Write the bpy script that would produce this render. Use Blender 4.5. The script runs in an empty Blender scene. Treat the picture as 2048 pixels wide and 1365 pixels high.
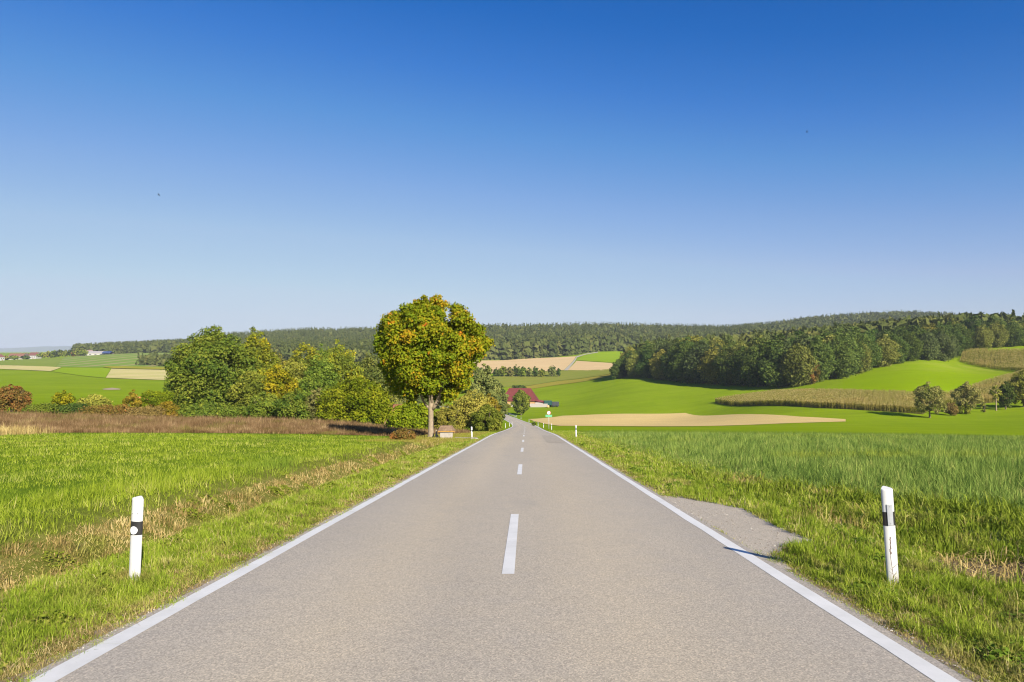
import bpy, math, random
import numpy as np
from mathutils import Vector, Matrix

S = bpy.context.scene
COL = S.collection
R = math.radians
RNG = np.random.default_rng(7)
random.seed(7)

# ------------------------------------------------------------------ camera, sky, sun, exposure
CAM_Z = 1.65
F = 24.0 / 36.0 * 2048.0            # focal length in photo pixels
TILT = math.atan2(22.5, F)
cam = bpy.data.cameras.new('camera'); cam.lens = 24; cam.sensor_width = 36
cam.clip_start = 0.1; cam.clip_end = 40000
co = bpy.data.objects.new('camera', cam); COL.objects.link(co)
co.location = (0, 0, CAM_Z); co.rotation_euler = (R(90) + TILT, 0, 0)
S.camera = co

SUN_EL, SUN_AZ = R(28), R(28)       # sun stands behind the camera, to its right
sdir = Vector((math.sin(SUN_AZ) * math.cos(SUN_EL), -math.cos(SUN_AZ) * math.cos(SUN_EL), math.sin(SUN_EL)))
sl = bpy.data.lights.new('sun', 'SUN'); sl.energy = 4.5; sl.angle = R(0.53); sl.color = (1.0, 0.93, 0.80)
so = bpy.data.objects.new('sun', sl); COL.objects.link(so)
so.rotation_euler = sdir.to_track_quat('Z', 'Y').to_euler(); so.location = (30, -60, 60)

W = bpy.data.worlds.new('World'); S.world = W; W.use_nodes = True
nt = W.node_tree; nt.nodes.clear()
sky = nt.nodes.new('ShaderNodeTexSky'); sky.sky_type = 'NISHITA'; sky.sun_disc = False
sky.sun_elevation = SUN_EL; sky.sun_rotation = R(180) - SUN_AZ
sky.altitude = 450; sky.air_density = 1.0; sky.dust_density = 0.6; sky.ozone_density = 2.2
SKY_X = [1.0, 1.18, 1.46, 1.83, 2.53, 3.58, 5.67, 7.27, 10.0]      # clear autumn air: the raw sky values remapped to a deeper, cleaner blue
cu = nt.nodes.new('ShaderNodeRGBCurve')
for ch, pts in enumerate(([(0, 0), (1.0, .006), (1.18, .0125), (1.46, .044), (1.83, .102), (2.53, .227), (3.58, .376), (5.67, .515), (7.27, .565), (10, .60)],
                          [(0, 0), (1.5, .09), (2.03, .142), (2.5, .207), (3.09, .30), (4.13, .413), (5.52, .546), (7.5, .65), (10, .69)],
                          [(0, 0), (2.5, .36), (3.63, .525), (4.32, .63), (5.12, .694), (6.32, .765), (7.6, .79), (10, .82)])):
    c = cu.mapping.curves[ch]
    while len(c.points) < len(pts): c.points.new(0.5, 0.5)
    for p, (x_, y_) in zip(c.points, pts): p.location = (x_ / 10.0, y_); p.handle_type = 'VECTOR'
cu.mapping.update()
s1 = nt.nodes.new('ShaderNodeVectorMath'); s1.operation = 'SCALE'; s1.inputs['Scale'].default_value = 0.1
s2 = nt.nodes.new('ShaderNodeVectorMath'); s2.operation = 'SCALE'; s2.inputs['Scale'].default_value = 5.28
bg = nt.nodes.new('ShaderNodeBackground'); bg.inputs['Strength'].default_value = 0.1
wo = nt.nodes.new('ShaderNodeOutputWorld')
nt.links.new(sky.outputs[0], s1.inputs[0]); nt.links.new(s1.outputs[0], cu.inputs['Color'])
nt.links.new(cu.outputs[0], s2.inputs[0]); nt.links.new(s2.outputs[0], bg.inputs[0]); nt.links.new(bg.outputs[0], wo.inputs[0])
S.view_settings.view_transform = 'Standard'; S.view_settings.look = 'None'
S.view_settings.gamma = 1.0; S.view_settings.exposure = 0.92
try:
    S.cycles.max_bounces = 6; S.cycles.diffuse_bounces = 3; S.cycles.transparent_max_bounces = 8
    S.cycles.volume_bounces = 0; S.cycles.use_denoising = True; S.cycles.denoising_input_passes = 'RGB_ALBEDO_NORMAL'; S.cycles.denoising_prefilter = 'ACCURATE'; S.cycles.pixel_filter_type = 'BLACKMAN_HARRIS'; S.cycles.filter_width = 1.15
except Exception:
    pass

# ------------------------------------------------------------------ tags and mesh helpers
def tag(o, label=None, cat=None, group=None, kind=None):
    if label: o['label'] = label
    if cat: o['category'] = cat
    if group: o['group'] = group
    if kind: o['kind'] = kind
    return o

def link(name, me, mat=None, parent=None, loc=None):
    o = bpy.data.objects.new(name, me); COL.objects.link(o)
    if mat is not None:
        me.materials.append(mat)
    if parent is not None: o.parent = parent
    if loc is not None: o.location = loc
    return o

def empty(name, loc, rz=0.0, **kw):
    o = bpy.data.objects.new(name, None); COL.objects.link(o)
    o.location = loc; o.rotation_euler = (0, 0, rz); o.empty_display_size = 0.3
    return tag(o, **kw)

def np_mesh(name, V, polys, attrs=None, smooth=False):
    """V: (n,3); polys: list of (m,k) index arrays; attrs: {name: per-vertex floats}."""
    me = bpy.data.meshes.new(name)
    V = np.asarray(V, np.float32)
    me.vertices.add(len(V)); me.vertices.foreach_set('co', V.ravel())
    idx = np.concatenate([p.ravel() for p in polys]).astype(np.int32)
    tot = np.concatenate([np.full(len(p), p.shape[1], np.int32) for p in polys])
    st = np.concatenate([[0], np.cumsum(tot)[:-1]]).astype(np.int32)
    me.loops.add(len(idx)); me.loops.foreach_set('vertex_index', idx)
    me.polygons.add(len(tot)); me.polygons.foreach_set('loop_start', st); me.polygons.foreach_set('loop_total', tot)
    me.polygons.foreach_set('use_smooth', np.full(len(tot), bool(smooth)))
    for k, a in (attrs or {}).items():
        at = me.attributes.new(k, 'FLOAT', 'POINT'); at.data.foreach_set('value', np.asarray(a, np.float32))
    me.update(calc_edges=True)
    return me

class MB:
    """collects boxes, prisms and tubes, then builds them as one mesh object"""
    def __init__(s): s.v = []; s.f = []
    def add(s, vs, fs):
        b = len(s.v); s.v += [tuple(v) for v in vs]; s.f += [tuple(i + b for i in f) for f in fs]
    def box(s, c, d, rz=0.0):
        x, y, z = d[0] / 2, d[1] / 2, d[2] / 2; ca, sa = math.cos(rz), math.sin(rz)
        vs = [(c[0] + ca * i * x - sa * j * y, c[1] + sa * i * x + ca * j * y, c[2] + k * z) for k in (-1, 1) for i, j in ((-1, -1), (1, -1), (1, 1), (-1, 1))]
        s.add(vs, [(3, 2, 1, 0), (4, 5, 6, 7), (0, 1, 5, 4), (1, 2, 6, 5), (2, 3, 7, 6), (3, 0, 4, 7)])
    def tube(s, pts, rad, n=8, cap=True):
        pts = [Vector(p) for p in pts]; rings = []
        for i, p in enumerate(pts):
            t = (pts[min(i + 1, len(pts) - 1)] - pts[max(i - 1, 0)]).normalized()
            a = t.orthogonal().normalized() if i == 0 else (rings[-1][1] - t * rings[-1][1].dot(t)).normalized()
            b = t.cross(a); rings.append(([p + (a * math.cos(2 * math.pi * k / n) + b * math.sin(2 * math.pi * k / n)) * rad[i] for k in range(n)], a))
        vs = [v for r in rings for v in r[0]]; fs = []
        for i in range(len(pts) - 1):
            for k in range(n):
                fs.append((i * n + k, i * n + (k + 1) % n, (i + 1) * n + (k + 1) % n, (i + 1) * n + k))
        if cap: fs += [tuple(range(n))[::-1], tuple((len(pts) - 1) * n + k for k in range(n))]
        s.add(vs, fs)
    def mesh(s, name, smooth=False):
        me = bpy.data.meshes.new(name); me.from_pydata(s.v, [], s.f)
        if smooth:
            for p in me.polygons: p.use_smooth = True
        return me
    def build(s, name, mat, parent=None, loc=None, smooth=False):
        return link(name, s.mesh(name, smooth), mat, parent, loc)

# ------------------------------------------------------------------ materials
def new_mat(name):
    m = bpy.data.materials.new(name); m.use_nodes = True; m.node_tree.nodes.clear()
    return m, m.node_tree

def N(t, typ, **kw):
    n = t.nodes.new(typ)
    for k, v in kw.items():
        if hasattr(n, k) and k not in n.inputs: setattr(n, k, v)
        else: n.inputs[k].default_value = v
    return n

def ramp(t, stops, fac, interp='LINEAR'):
    r = t.nodes.new('ShaderNodeValToRGB'); cr = r.color_ramp; cr.interpolation = interp
    while len(cr.elements) < len(stops): cr.elements.new(0.5)
    for e, (p, c) in zip(cr.elements, stops):
        e.position = p; e.color = (c[0], c[1], c[2], 1)
    t.links.new(fac, r.inputs[0]); return r.outputs[0]

def noise(t, scale, detail=4, rough=0.55, vec=None, stretch=None):
    n = t.nodes.new('ShaderNodeTexNoise'); n.inputs['Scale'].default_value = scale
    n.inputs['Detail'].default_value = detail; n.inputs['Roughness'].default_value = rough
    if vec is None:
        vec = t.nodes.new('ShaderNodeTexCoord').outputs['Object']
    if stretch is not None:
        mp = t.nodes.new('ShaderNodeMapping'); mp.inputs['Scale'].default_value = stretch[:3]
        if len(stretch) > 3: mp.inputs['Rotation'].default_value = (0, 0, stretch[3])
        t.links.new(vec, mp.inputs[0]); vec = mp.outputs[0]
    t.links.new(vec, n.inputs['Vector']); return n.outputs['Fac']

def mixc(t, fac, a, b, mode='MIX'):
    m = t.nodes.new('ShaderNodeMix'); m.data_type = 'RGBA'; m.blend_type = mode
    for sock, v in ((m.inputs[0], fac), (m.inputs[6], a), (m.inputs[7], b)):
        if isinstance(v, bpy.types.NodeSocket): t.links.new(v, sock)
        elif isinstance(v, (int, float)): sock.default_value = v
        else: sock.default_value = (v[0], v[1], v[2], 1)
    return m.outputs[2]

def mapr(t, v, a, b, c=0.0, d=1.0):
    m = t.nodes.new('ShaderNodeMapRange'); t.links.new(v, m.inputs[0])
    for i, x in enumerate((a, b, c, d)): m.inputs[i + 1].default_value = x
    return m.outputs[0]

def finish(t, col, rough=0.9, bump=None, bstr=0.3, bdist=0.01, spec=0.2):
    p = N(t, 'ShaderNodeBsdfPrincipled'); p.inputs['Roughness'].default_value = rough
    p.inputs['Specular IOR Level'].default_value = spec
    if isinstance(col, bpy.types.NodeSocket): t.links.new(col, p.inputs['Base Color'])
    else: p.inputs['Base Color'].default_value = (*col, 1)
    if bump is not None:
        b = N(t, 'ShaderNodeBump'); b.inputs['Strength'].default_value = bstr; b.inputs['Distance'].default_value = bdist
        t.links.new(bump, b.inputs['Height']); t.links.new(b.outputs[0], p.inputs['Normal'])
    o = N(t, 'ShaderNodeOutputMaterial'); t.links.new(p.outputs[0], o.inputs[0])

def plain(name, col, rough=0.7, var=0.15, scale=8.0, spec=0.3, bump=0.0):
    m, t = new_mat(name)
    n = noise(t, scale, 5)
    lo = [c * (1 - var) for c in col]; hi = [min(1, c * (1 + var)) for c in col]
    c = ramp(t, [(0.3, lo), (0.7, hi)], n)
    finish(t, c, rough, n if bump else None, bump, 0.02, spec); return m

def leaf_mat(name, stops, transl=0.22, vvar=0.25, hvar=0.03, patch=None):
    """foliage: colour from the per-leaf tint, varied from object to object; patch=(scale, colour, amount) adds blotches"""
    m, t = new_mat(name)
    a = N(t, 'ShaderNodeAttribute', attribute_name='tint')
    c = ramp(t, stops, a.outputs['Fac'])
    if patch:
        n = noise(t, patch[0], 3)
        c = mixc(t, mapr(t, n, patch[2], patch[2] + 0.12), c, patch[1])
    oi = N(t, 'ShaderNodeObjectInfo')
    h = N(t, 'ShaderNodeHueSaturation')
    t.links.new(mapr(t, oi.outputs['Random'], 0, 1, 0.5 - hvar, 0.5 + hvar), h.inputs['Hue'])
    mu = N(t, 'ShaderNodeMath', operation='FRACT'); mm = N(t, 'ShaderNodeMath', operation='MULTIPLY')
    t.links.new(oi.outputs['Random'], mm.inputs[0]); mm.inputs[1].default_value = 7.31; t.links.new(mm.outputs[0], mu.inputs[0])
    t.links.new(mapr(t, mu.outputs[0], 0, 1, 1 - vvar, 1 + vvar), h.inputs['Value'])
    t.links.new(c, h.inputs['Color'])
    d = N(t, 'ShaderNodeBsdfDiffuse'); tr = N(t, 'ShaderNodeBsdfTranslucent'); mx = N(t, 'ShaderNodeMixShader')
    t.links.new(h.outputs[0], d.inputs['Color']); t.links.new(h.outputs[0], tr.inputs['Color'])
    mx.inputs[0].default_value = transl
    t.links.new(d.outputs[0], mx.inputs[1]); t.links.new(tr.outputs[0], mx.inputs[2])
    o = N(t, 'ShaderNodeOutputMaterial'); t.links.new(mx.outputs[0], o.inputs[0])
    return m

def blade_mat(name, stops, transl=0.2, patches=()):
    """grass blades: colour from tint, blended into other ramps where large noise is high; patches: (scale, lo, hi, stops, stretch)"""
    m, t = new_mat(name)
    a = N(t, 'ShaderNodeAttribute', attribute_name='tint')
    c = ramp(t, stops, a.outputs['Fac'])
    for sc, lo, hi, st, stretch in patches:
        n = noise(t, sc, 4, 0.6, None, stretch)
        c = mixc(t, mapr(t, n, lo, hi), c, ramp(t, st, a.outputs['Fac']))
    d = N(t, 'ShaderNodeBsdfDiffuse'); tr = N(t, 'ShaderNodeBsdfTranslucent'); mx = N(t, 'ShaderNodeMixShader')
    t.links.new(c, d.inputs['Color']); t.links.new(c, tr.inputs['Color']); mx.inputs[0].default_value = transl
    t.links.new(d.outputs[0], mx.inputs[1]); t.links.new(tr.outputs[0], mx.inputs[2])
    o = N(t, 'ShaderNodeOutputMaterial'); t.links.new(mx.outputs[0], o.inputs[0]); return m

def field_mat(name, a, b, scale=0.15, fine=2.5, stripes=None, c=None):
    """far field: two tones in broad soft patches, fine mottle, optional drill rows / tractor lines (period, angle, colour, width)"""
    m, t = new_mat(name)
    big = noise(t, scale, 5, 0.6); fin = noise(t, fine, 4, 0.7)
    col = ramp(t, [(0.35, a), (0.65, b)], big)
    if c: col = mixc(t, mapr(t, noise(t, scale * 0.45, 4), 0.55, 0.72), col, c)
    col = mixc(t, mapr(t, noise(t, 0.12, 6, 0.75, None, (0.35, 2.0, 1, 0.3)), 0.42, 0.72, 0, 0.6), col, [x * 0.78 for x in b])
    col = mixc(t, mapr(t, fin, 0.3, 0.7, 0.0, 0.4), col, [x * 0.75 for x in a])
    if stripes:
        per, ang, sc, wd = stripes
        tc = N(t, 'ShaderNodeTexCoord'); mp = N(t, 'ShaderNodeMapping'); mp.inputs['Rotation'].default_value = (0, 0, ang)
        t.links.new(tc.outputs['Object'], mp.inputs[0])
        wv = N(t, 'ShaderNodeTexWave', wave_type='BANDS', bands_direction='X'); wv.inputs['Scale'].default_value = 0.314 / per * 1.0
        wv.inputs['Distortion'].default_value = 0.6; wv.inputs['Detail'].default_value = 2; wv.inputs['Detail Scale'].default_value = 0.3
        t.links.new(mp.outputs[0], wv.inputs['Vector'])
        nn = mapr(t, noise(t, 0.05, 3), 0.3, 0.7, 0.35, 1.0)
        f = N(t, 'ShaderNodeMath', operation='MULTIPLY'); t.links.new(mapr(t, wv.outputs['Fac'], 1 - wd, 1.0), f.inputs[0]); t.links.new(nn, f.inputs[1])
        col = mixc(t, f.outputs[0], col, sc)
    finish(t, col, 1.0, fin, 0.6, 0.15, 0.0); return m

# ------------------------------------------------------------------ terrain
def zray(py, D): return CAM_Z - (py - 705.0) / F * D
def wpt(px, D): return ((px - 1024.0) / F * D, D)

# road axis (x, y) and its height along the way
AX = [(-0.186 + 0.0205 * y, y) for y in range(-60, 151, 10)] + [(3.0, 180), (2.3, 210), (1.1, 240), (-0.1, 260), (-1.5, 280), (-3.8, 300), (-7.8, 320),
      (-14, 337), (-24, 351), (-36, 361), (-50, 368), (-66, 374)]
def catmull(P, n=6):
    P = np.array(P, float); out = []
    for i in range(len(P) - 1):
        p0, p1, p2, p3 = P[max(i - 1, 0)], P[i], P[i + 1], P[min(i + 2, len(P) - 1)]
        for k in range(n):
            t = k / n
            out.append(0.5 * ((2 * p1) + (-p0 + p2) * t + (2 * p0 - 5 * p1 + 4 * p2 - p3) * t * t + (-p0 + 3 * p1 - 3 * p2 + p3) * t ** 3))
    out.append(P[-1]); return np.array(out)
AXP = catmull(AX)
AXS = np.concatenate([[0], np.cumsum(np.linalg.norm(np.diff(AXP, axis=0), axis=1))])
AXS = AXS - np.interp(0, AXP[:120, 1], AXS[:120])
ZS = [(-80, 6.0), (-60, 5.0), (-40, 3.6), (-20, 1.86), (0, 0), (15, -1.395), (30, -2.79), (45, -4.2), (58, -5.42), (68, -6.42), (80, -7.68), (104, -10.15), (130, -12.75), (155, -15.2), (180, -17.5), (210, -20.0),
      (235, -22.1), (260, -23.9), (280, -25.2), (300, -26.3), (330, -26.9), (360, -27.1), (420, -27.0), (640, -27.0)]
ZSs = catmull(ZS, 8)
def road_z(s): return np.interp(s, ZSs[:, 0], ZSs[:, 1])

def road_ds(x, y):
    """signed lateral distance (right positive) and arc length for points"""
    x = np.asarray(x, float); y = np.asarray(y, float); shp = x.shape
    P = np.stack([x.ravel(), y.ravel()], 1); best = np.full(len(P), 1e18); bd = np.zeros(len(P)); bs = np.zeros(len(P))
    for i in range(len(AXP) - 1):
        a = AXP[i]; e = AXP[i + 1] - a; L2 = e @ e
        if L2 < 1e-9: continue
        q = P - a; t = np.clip((q @ e) / L2, 0, 1)
        r = q - t[:, None] * e; d2 = (r * r).sum(1); m = d2 < best
        cr = q[:, 0] * e[1] - q[:, 1] * e[0]
        best[m] = d2[m]; bd[m] = np.sqrt(d2[m]) * np.sign(cr[m]); bs[m] = AXS[i] + t[m] * math.sqrt(L2)
    return bd.reshape(shp), bs.reshape(shp)

CTRL = []
def cp(px, py, D): x, y = wpt(px, D); CTRL.append((x, y, float(zray(py, D))))
def cw(x, y, z): CTRL.append((x, y, z))
for y, z in ((-40, 3.6), (0, 0.0), (15, -1.395), (30, -2.79), (45, -4.2), (58, -5.42), (80, -7.68), (104, -10.15), (130, -12.75), (155, -15.2), (210, -20.0), (260, -23.9), (300, -26.3)):
    xc = -0.186 + 0.0205 * y
    if y <= 155: cw(xc - 9, y, z + (0.2 if y < 60 else 0)); cw(xc + 9, y, z + 0.1)
    else: cw(0, y, z)
# left side
for x, y, z in ((-30, 5, 0.0), (-30, 20, -1.65), (-20, 36, -3.0), (-39, 52, -4.55), (-18, 52, -4.6), (-60, 30, -2.4), (-35, 66, -5.6), (-60, 66, -5.6), (-15, 68, -6.0), (-60, 0, 0.5)): cw(x, y, z)
for a in ((25, 826, 92), (200, 830, 98), (430, 838, 112), (600, 840, 105), (700, 845, 98), (900, 851, 98), (560, 835, 140), (60, 800, 220), (300, 802, 230), (600, 812, 230), (800, 832, 230),
          (30, 770, 350), (320, 775, 340), (600, 792, 380), (800, 811, 365), (700, 806, 370), (850, 800, 440), (100, 745, 520), (330, 760, 480), (60, 736, 620), (220, 738, 620), (330, 738, 640), (600, 735, 700),
          (60, 719, 900), (230, 709, 1000), (350, 709, 1000), (90, 717, 1100), (195, 711, 1060), (0, 723, 900), (500, 712, 1000), (700, 712, 1000)): cp(*a)
# right side, near crest and valley
for x, y, z in ((25, 5, -0.3), (20, 20, -1.75), (30, 40, -3.85), (45, 58, -5.75), (25, 60, -5.7), (60, 40, -3.9), (70, 0, 0.6), (40, 0, 0.0), (45, 70, -6.9), (20, 74, -7.2)): cw(x, y, z)
for a in ((2048, 866, 120), (1690, 853, 150), (1860, 836, 190), (2048, 816, 215), (1150, 851, 200), (1150, 831, 290), (1400, 827, 275), (1690, 838, 190), (1400, 850, 190),
          (1640, 816, 222), (1840, 828, 200), (1430, 806.5, 290), (1520, 811, 255), (1545, 788, 300), (1250, 800, 335), (1250, 777, 380), (1180, 790, 390), (1130, 775, 450), (1150, 762, 515), (1330, 792, 335), (1330, 765, 392), (1400, 798, 315), (1115, 809, 368), (1020, 811, 362), (1250, 756, 428), (1400, 769, 368),
          (1500, 773, 333), (1600, 774, 303), (1730, 744, 335), (1850, 722, 355), (1930, 715, 375), (1800, 760, 290), (1640, 780, 278), (1860, 785, 250), (1900, 745, 320), (2020, 742, 330), (2048, 740, 322), (1920, 727, 368),
          (2048, 697, 395), (1940, 700, 400), (2048, 800, 235), (1900, 800, 245), (2200, 780, 240), (2200, 690, 400),
          (1300, 742, 470), (1500, 728, 450), (1700, 712, 450), (1900, 690, 480),
          (1020, 769, 500), (1232, 744, 560), (1060, 776, 480), (1130, 741, 620), (950, 744, 600), (1150, 715, 850), (960, 722, 820), (1200, 705, 900), (1230, 728, 700),
          (900, 768, 520), (1000, 721, 850), (1300, 706, 960)): cp(*a)
# wooded hills
for px, top, D in ((-60, 706, 1500), (150, 700, 1450), (300, 694, 1450), (450, 684, 1450), (600, 676, 1400), (720, 674, 1400), (900, 668, 1400), (1050, 666, 1400), (1250, 664, 1400), (1400, 668, 1400),
                   (1480, 667, 1450), (1600, 651, 1500), (1720, 641, 1500), (1820, 638, 1500), (1930, 644, 1500), (2048, 650, 1500), (2250, 655, 1500)): cp(px, top + 6, D)
for px, py, D in ((1550, 690, 1000), (1800, 690, 1000), (2048, 690, 1000), (700, 705, 1100), (1000, 695, 1100), (1300, 690, 1150)): cp(px, py, D)
for px in (-400, 200, 700, 1024, 1400, 1900, 2500): cp(px, 707, 3500); cp(px, 704, 9000)
CTRL = np.array(CTRL)
def uv(x, y):
    q = np.maximum(y, -45) + 70.0
    return np.stack([2.0 * x / q, 1.3 * np.log(q)], -1)
def tps(r2): return 0.5 * r2 * np.log(r2 + 1e-12)
def _fit():
    P = uv(CTRL[:, 0], CTRL[:, 1]); n = len(P)
    K = tps(((P[:, None] - P[None]) ** 2).sum(-1)) + np.eye(n) * 3e-4
    Q = np.concatenate([np.ones((n, 1)), P], 1)
    A = np.zeros((n + 3, n + 3)); A[:n, :n] = K; A[:n, n:] = Q; A[n:, :n] = Q.T
    return P, np.linalg.solve(A, np.concatenate([CTRL[:, 2], np.zeros(3)]))
TP, TW = _fit()
def base_t(x, y):
    shp = np.shape(x); q = uv(np.ravel(x).astype(float), np.ravel(y).astype(float)); out = np.empty(len(q))
    q[:, 0] = np.clip(q[:, 0], -2.6, 2.6)
    for i in range(0, len(q), 20000):
        c = q[i:i + 20000]
        out[i:i + 20000] = tps(((c[:, None] - TP[None]) ** 2).sum(-1)) @ TW[:-3] + TW[-3] + c @ TW[-2:]
    return out.reshape(shp)
def sst(v, a, b):
    t = np.clip((v - a) / (b - a), 0, 1); return t * t * (3 - 2 * t)
def ditch(d, s):
    prof = np.interp(d, [-9.0, -7.2, -6.3, -5.9, -5.45, -4.75, -4.3, -3.2, 0, 3.2, 4.6, 5.4, 6.4, 8.0], [0, 0.06, -0.3, -0.62, -0.62, -0.08, 0.0, 0, 0, 0, 0.0, -0.12, -0.06, 0])
    return prof * (1 - sst(s, 36, 46) * (d < 0)) * (1 - sst(s, 60, 80))
def H(x, y, road=False):
    x = np.asarray(x, float); y = np.asarray(y, float)
    d, s = road_ds(x, y); T = base_t(x, y); ad = np.abs(d)
    w = sst(ad, 5.0, 13.0 + 0.12 * np.clip(s, 0, 400))
    z = road_z(s) * (1 - w) + T * w + ditch(d, s)
    if road: z = z - 0.12 * (1 - sst(ad, 1.9, 2.5)) - 0.012 * (1 - sst(ad, 2.9, 3.5))          # the ground lies under the road slab
    return z
def hz(x, y): return float(H(np.array([x]), np.array([y]))[0])

_ys = np.concatenate([np.geomspace(3.5, 5000, 700)])
def G(px, py):
    """where the view ray through a photo pixel first meets the terrain"""
    x = (px - 1024.0) / F * _ys; z = CAM_Z - (py - 705.0) / F * _ys
    f = z - H(x, _ys); i = np.argmax(f < 0)
    if not (f < 0).any(): i = len(_ys) - 1
    a, b = _ys[i - 1], _ys[i]; yy = np.linspace(a, b, 12)
    f = (CAM_Z - (py - 705.0) / F * yy) - H((px - 1024.0) / F * yy, yy); j = max(1, int(np.argmax(f < 0)))
    t = f[j - 1] / (f[j - 1] - f[j] + 1e-9); y = yy[j - 1] + (yy[j] - yy[j - 1]) * min(max(t, 0), 1)
    return ((px - 1024.0) / F * y, y)

def grow(a, b, step, k): 
    out = [a]
    while out[-1] < b: out.append(out[-1] + step); step *= k
    return out
xr = grow(14, 9000, 0.8, 1.055); xl = [-v for v in grow(14, 9000, 0.8, 1.055)][::-1]
GX = np.array(xl[:-1] + list(np.arange(-14, 14.01, 0.4)) + xr[1:])
GY = np.array(list(np.arange(-45, 2, 3.0)) + list(np.arange(2, 60, 0.8)) + grow(60, 13500, 1.0, 1.03))
def build_ground(mat):
    gx, gy = np.meshgrid(GX, GY); z = H(gx, gy, True)
    nx, ny = len(GX), len(GY); i = np.arange(nx * ny).reshape(ny, nx)
    q = np.stack([i[:-1, :-1], i[:-1, 1:], i[1:, 1:], i[1:, :-1]], -1).reshape(-1, 4)
    me = np_mesh('ground', np.stack([gx, gy, z], -1).reshape(-1, 3), [q], smooth=True)
    return link('ground', me, mat)

def patch(name, pts, mat, off=0.05, cell=6.0, label=None, cat='field', zfun=None):
    """a field draped over the terrain: polygon cut into cells so that it follows the ground"""
    import bmesh
    bm = bmesh.new(); n = len(pts); dense = []
    for i in range(n):
        a = np.array(pts[i]); b = np.array(pts[(i + 1) % n]); k = max(1, int(np.linalg.norm(b - a) / cell))
        for j in range(k): dense.append(a + (b - a) * j / k)
    f = bm.faces.new([bm.verts.new((p[0], p[1], 0)) for p in dense])
    bmesh.ops.triangulate(bm, faces=[f])
    P = np.array(dense); lo, hi = P.min(0), P.max(0)
    for axis in (0, 1):
        for v in np.arange(lo[axis] + cell * 0.5, hi[axis], cell):
            co_ = [0, 0, 0]; no = [0, 0, 0]; co_[axis] = v; no[axis] = 1
            bmesh.ops.bisect_plane(bm, geom=bm.verts[:] + bm.edges[:] + bm.faces[:], plane_co=co_, plane_no=no)
    bmesh.ops.remove_doubles(bm, verts=bm.verts[:], dist=0.001)
    X = np.array([v.co.x for v in bm.verts]); Y = np.array([v.co.y for v in bm.verts]); Z = (zfun or H)(X, Y) + off
    for v, z in zip(bm.verts, Z): v.co.z = z
    bmesh.ops.recalc_face_normals(bm, faces=bm.faces[:])
    up = sum(1 if f.normal.z > 0 else -1 for f in bm.faces)
    if up < 0: bmesh.ops.reverse_faces(bm, faces=bm.faces[:])
    me = bpy.data.meshes.new(name); bm.to_mesh(me); bm.free()
    for p in me.polygons: p.use_smooth = True
    o = link(name, me, mat)
    return tag(o, label, cat, None, 'structure')

def in_poly(x, y, poly):
    c = np.zeros(len(x), bool); n = len(poly)
    for i in range(n):
        x1, y1 = poly[i]; x2, y2 = poly[(i + 1) % n]
        if y1 == y2: continue
        m = (y1 > y) != (y2 > y)
        c ^= m & (x < (x2 - x1) * (y - y1) / (y2 - y1) + x1)
    return c

# ground ------------------------------------------------------------
def ground_material():
    m, t = new_mat('ground_grass')
    big = noise(t, 0.02, 5, 0.6); mid = noise(t, 0.25, 5, 0.65, None, (1, 0.35, 1)); fin = noise(t, 5.0, 5, 0.7)
    col = ramp(t, [(0.3, (0.185, 0.275, 0.006)), (0.55, (0.225, 0.315, 0.007)), (0.75, (0.26, 0.335, 0.012))], big)
    col = mixc(t, mapr(t, mid, 0.35, 0.75, 0, 0.5), col, (0.27, 0.34, 0.02))
    col = mixc(t, mapr(t, fin, 0.35, 0.7, 0, 0.3), col, (0.13, 0.20, 0.008))
    col = mixc(t, mapr(t, noise(t, 0.06, 6, 0.7, None, (0.5, 2.2, 1, 0.35)), 0.45, 0.7, 0, 0.55), col, (0.15, 0.215, 0.007))
    col = mixc(t, mapr(t, noise(t, 0.35, 5, 0.75, None, (0.35, 2.0, 1, -0.2)), 0.5, 0.72, 0, 0.4), col, (0.29, 0.34, 0.03))
    geo = N(t, 'ShaderNodeNewGeometry'); sp = N(t, 'ShaderNodeSeparateXYZ'); t.links.new(geo.outputs['Position'], sp.inputs[0])
    thatch = ramp(t, [(0.3, (0.11, 0.13, 0.02)), (0.5, (0.19, 0.20, 0.035)), (0.7, (0.32, 0.26, 0.09))], noise(t, 1.6, 6, 0.7))
    thatch = mixc(t, mapr(t, noise(t, 45, 6, .85), .42, .62, 0, .75), thatch, (0.07, 0.065, 0.018))
    sward = ramp(t, [(0.3, (0.11, 0.18, 0.015)), (0.7, (0.19, 0.27, 0.02))], noise(t, 0.5, 6, 0.7))
    sward = mixc(t, mapr(t, noise(t, 30, 6, .85), .42, .62, 0, .7), sward, (0.06, 0.10, 0.01))
    cropg = ramp(t, [(0.3, (0.08, 0.12, 0.025)), (0.7, (0.15, 0.20, 0.045))], noise(t, 0.5, 6, 0.7))
    thatch = mixc(t, mapr(t, sp.outputs['X'], -8.2, -6.6, 1, 0), thatch, sward)
    thatch = mixc(t, mapr(t, sp.outputs['X'], 5.5, 7.0, 0, 1), thatch, cropg)
    col = mixc(t, mapr(t, sp.outputs['Y'], 55, 110, 1, 0), col, thatch)
    finish(t, col, 1.0, fin, 0.5, 0.08, 0.0); return m
ground = tag(build_ground(ground_material()), 'rolling grass covered ground of the valley', 'ground', None, 'structure')

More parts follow.
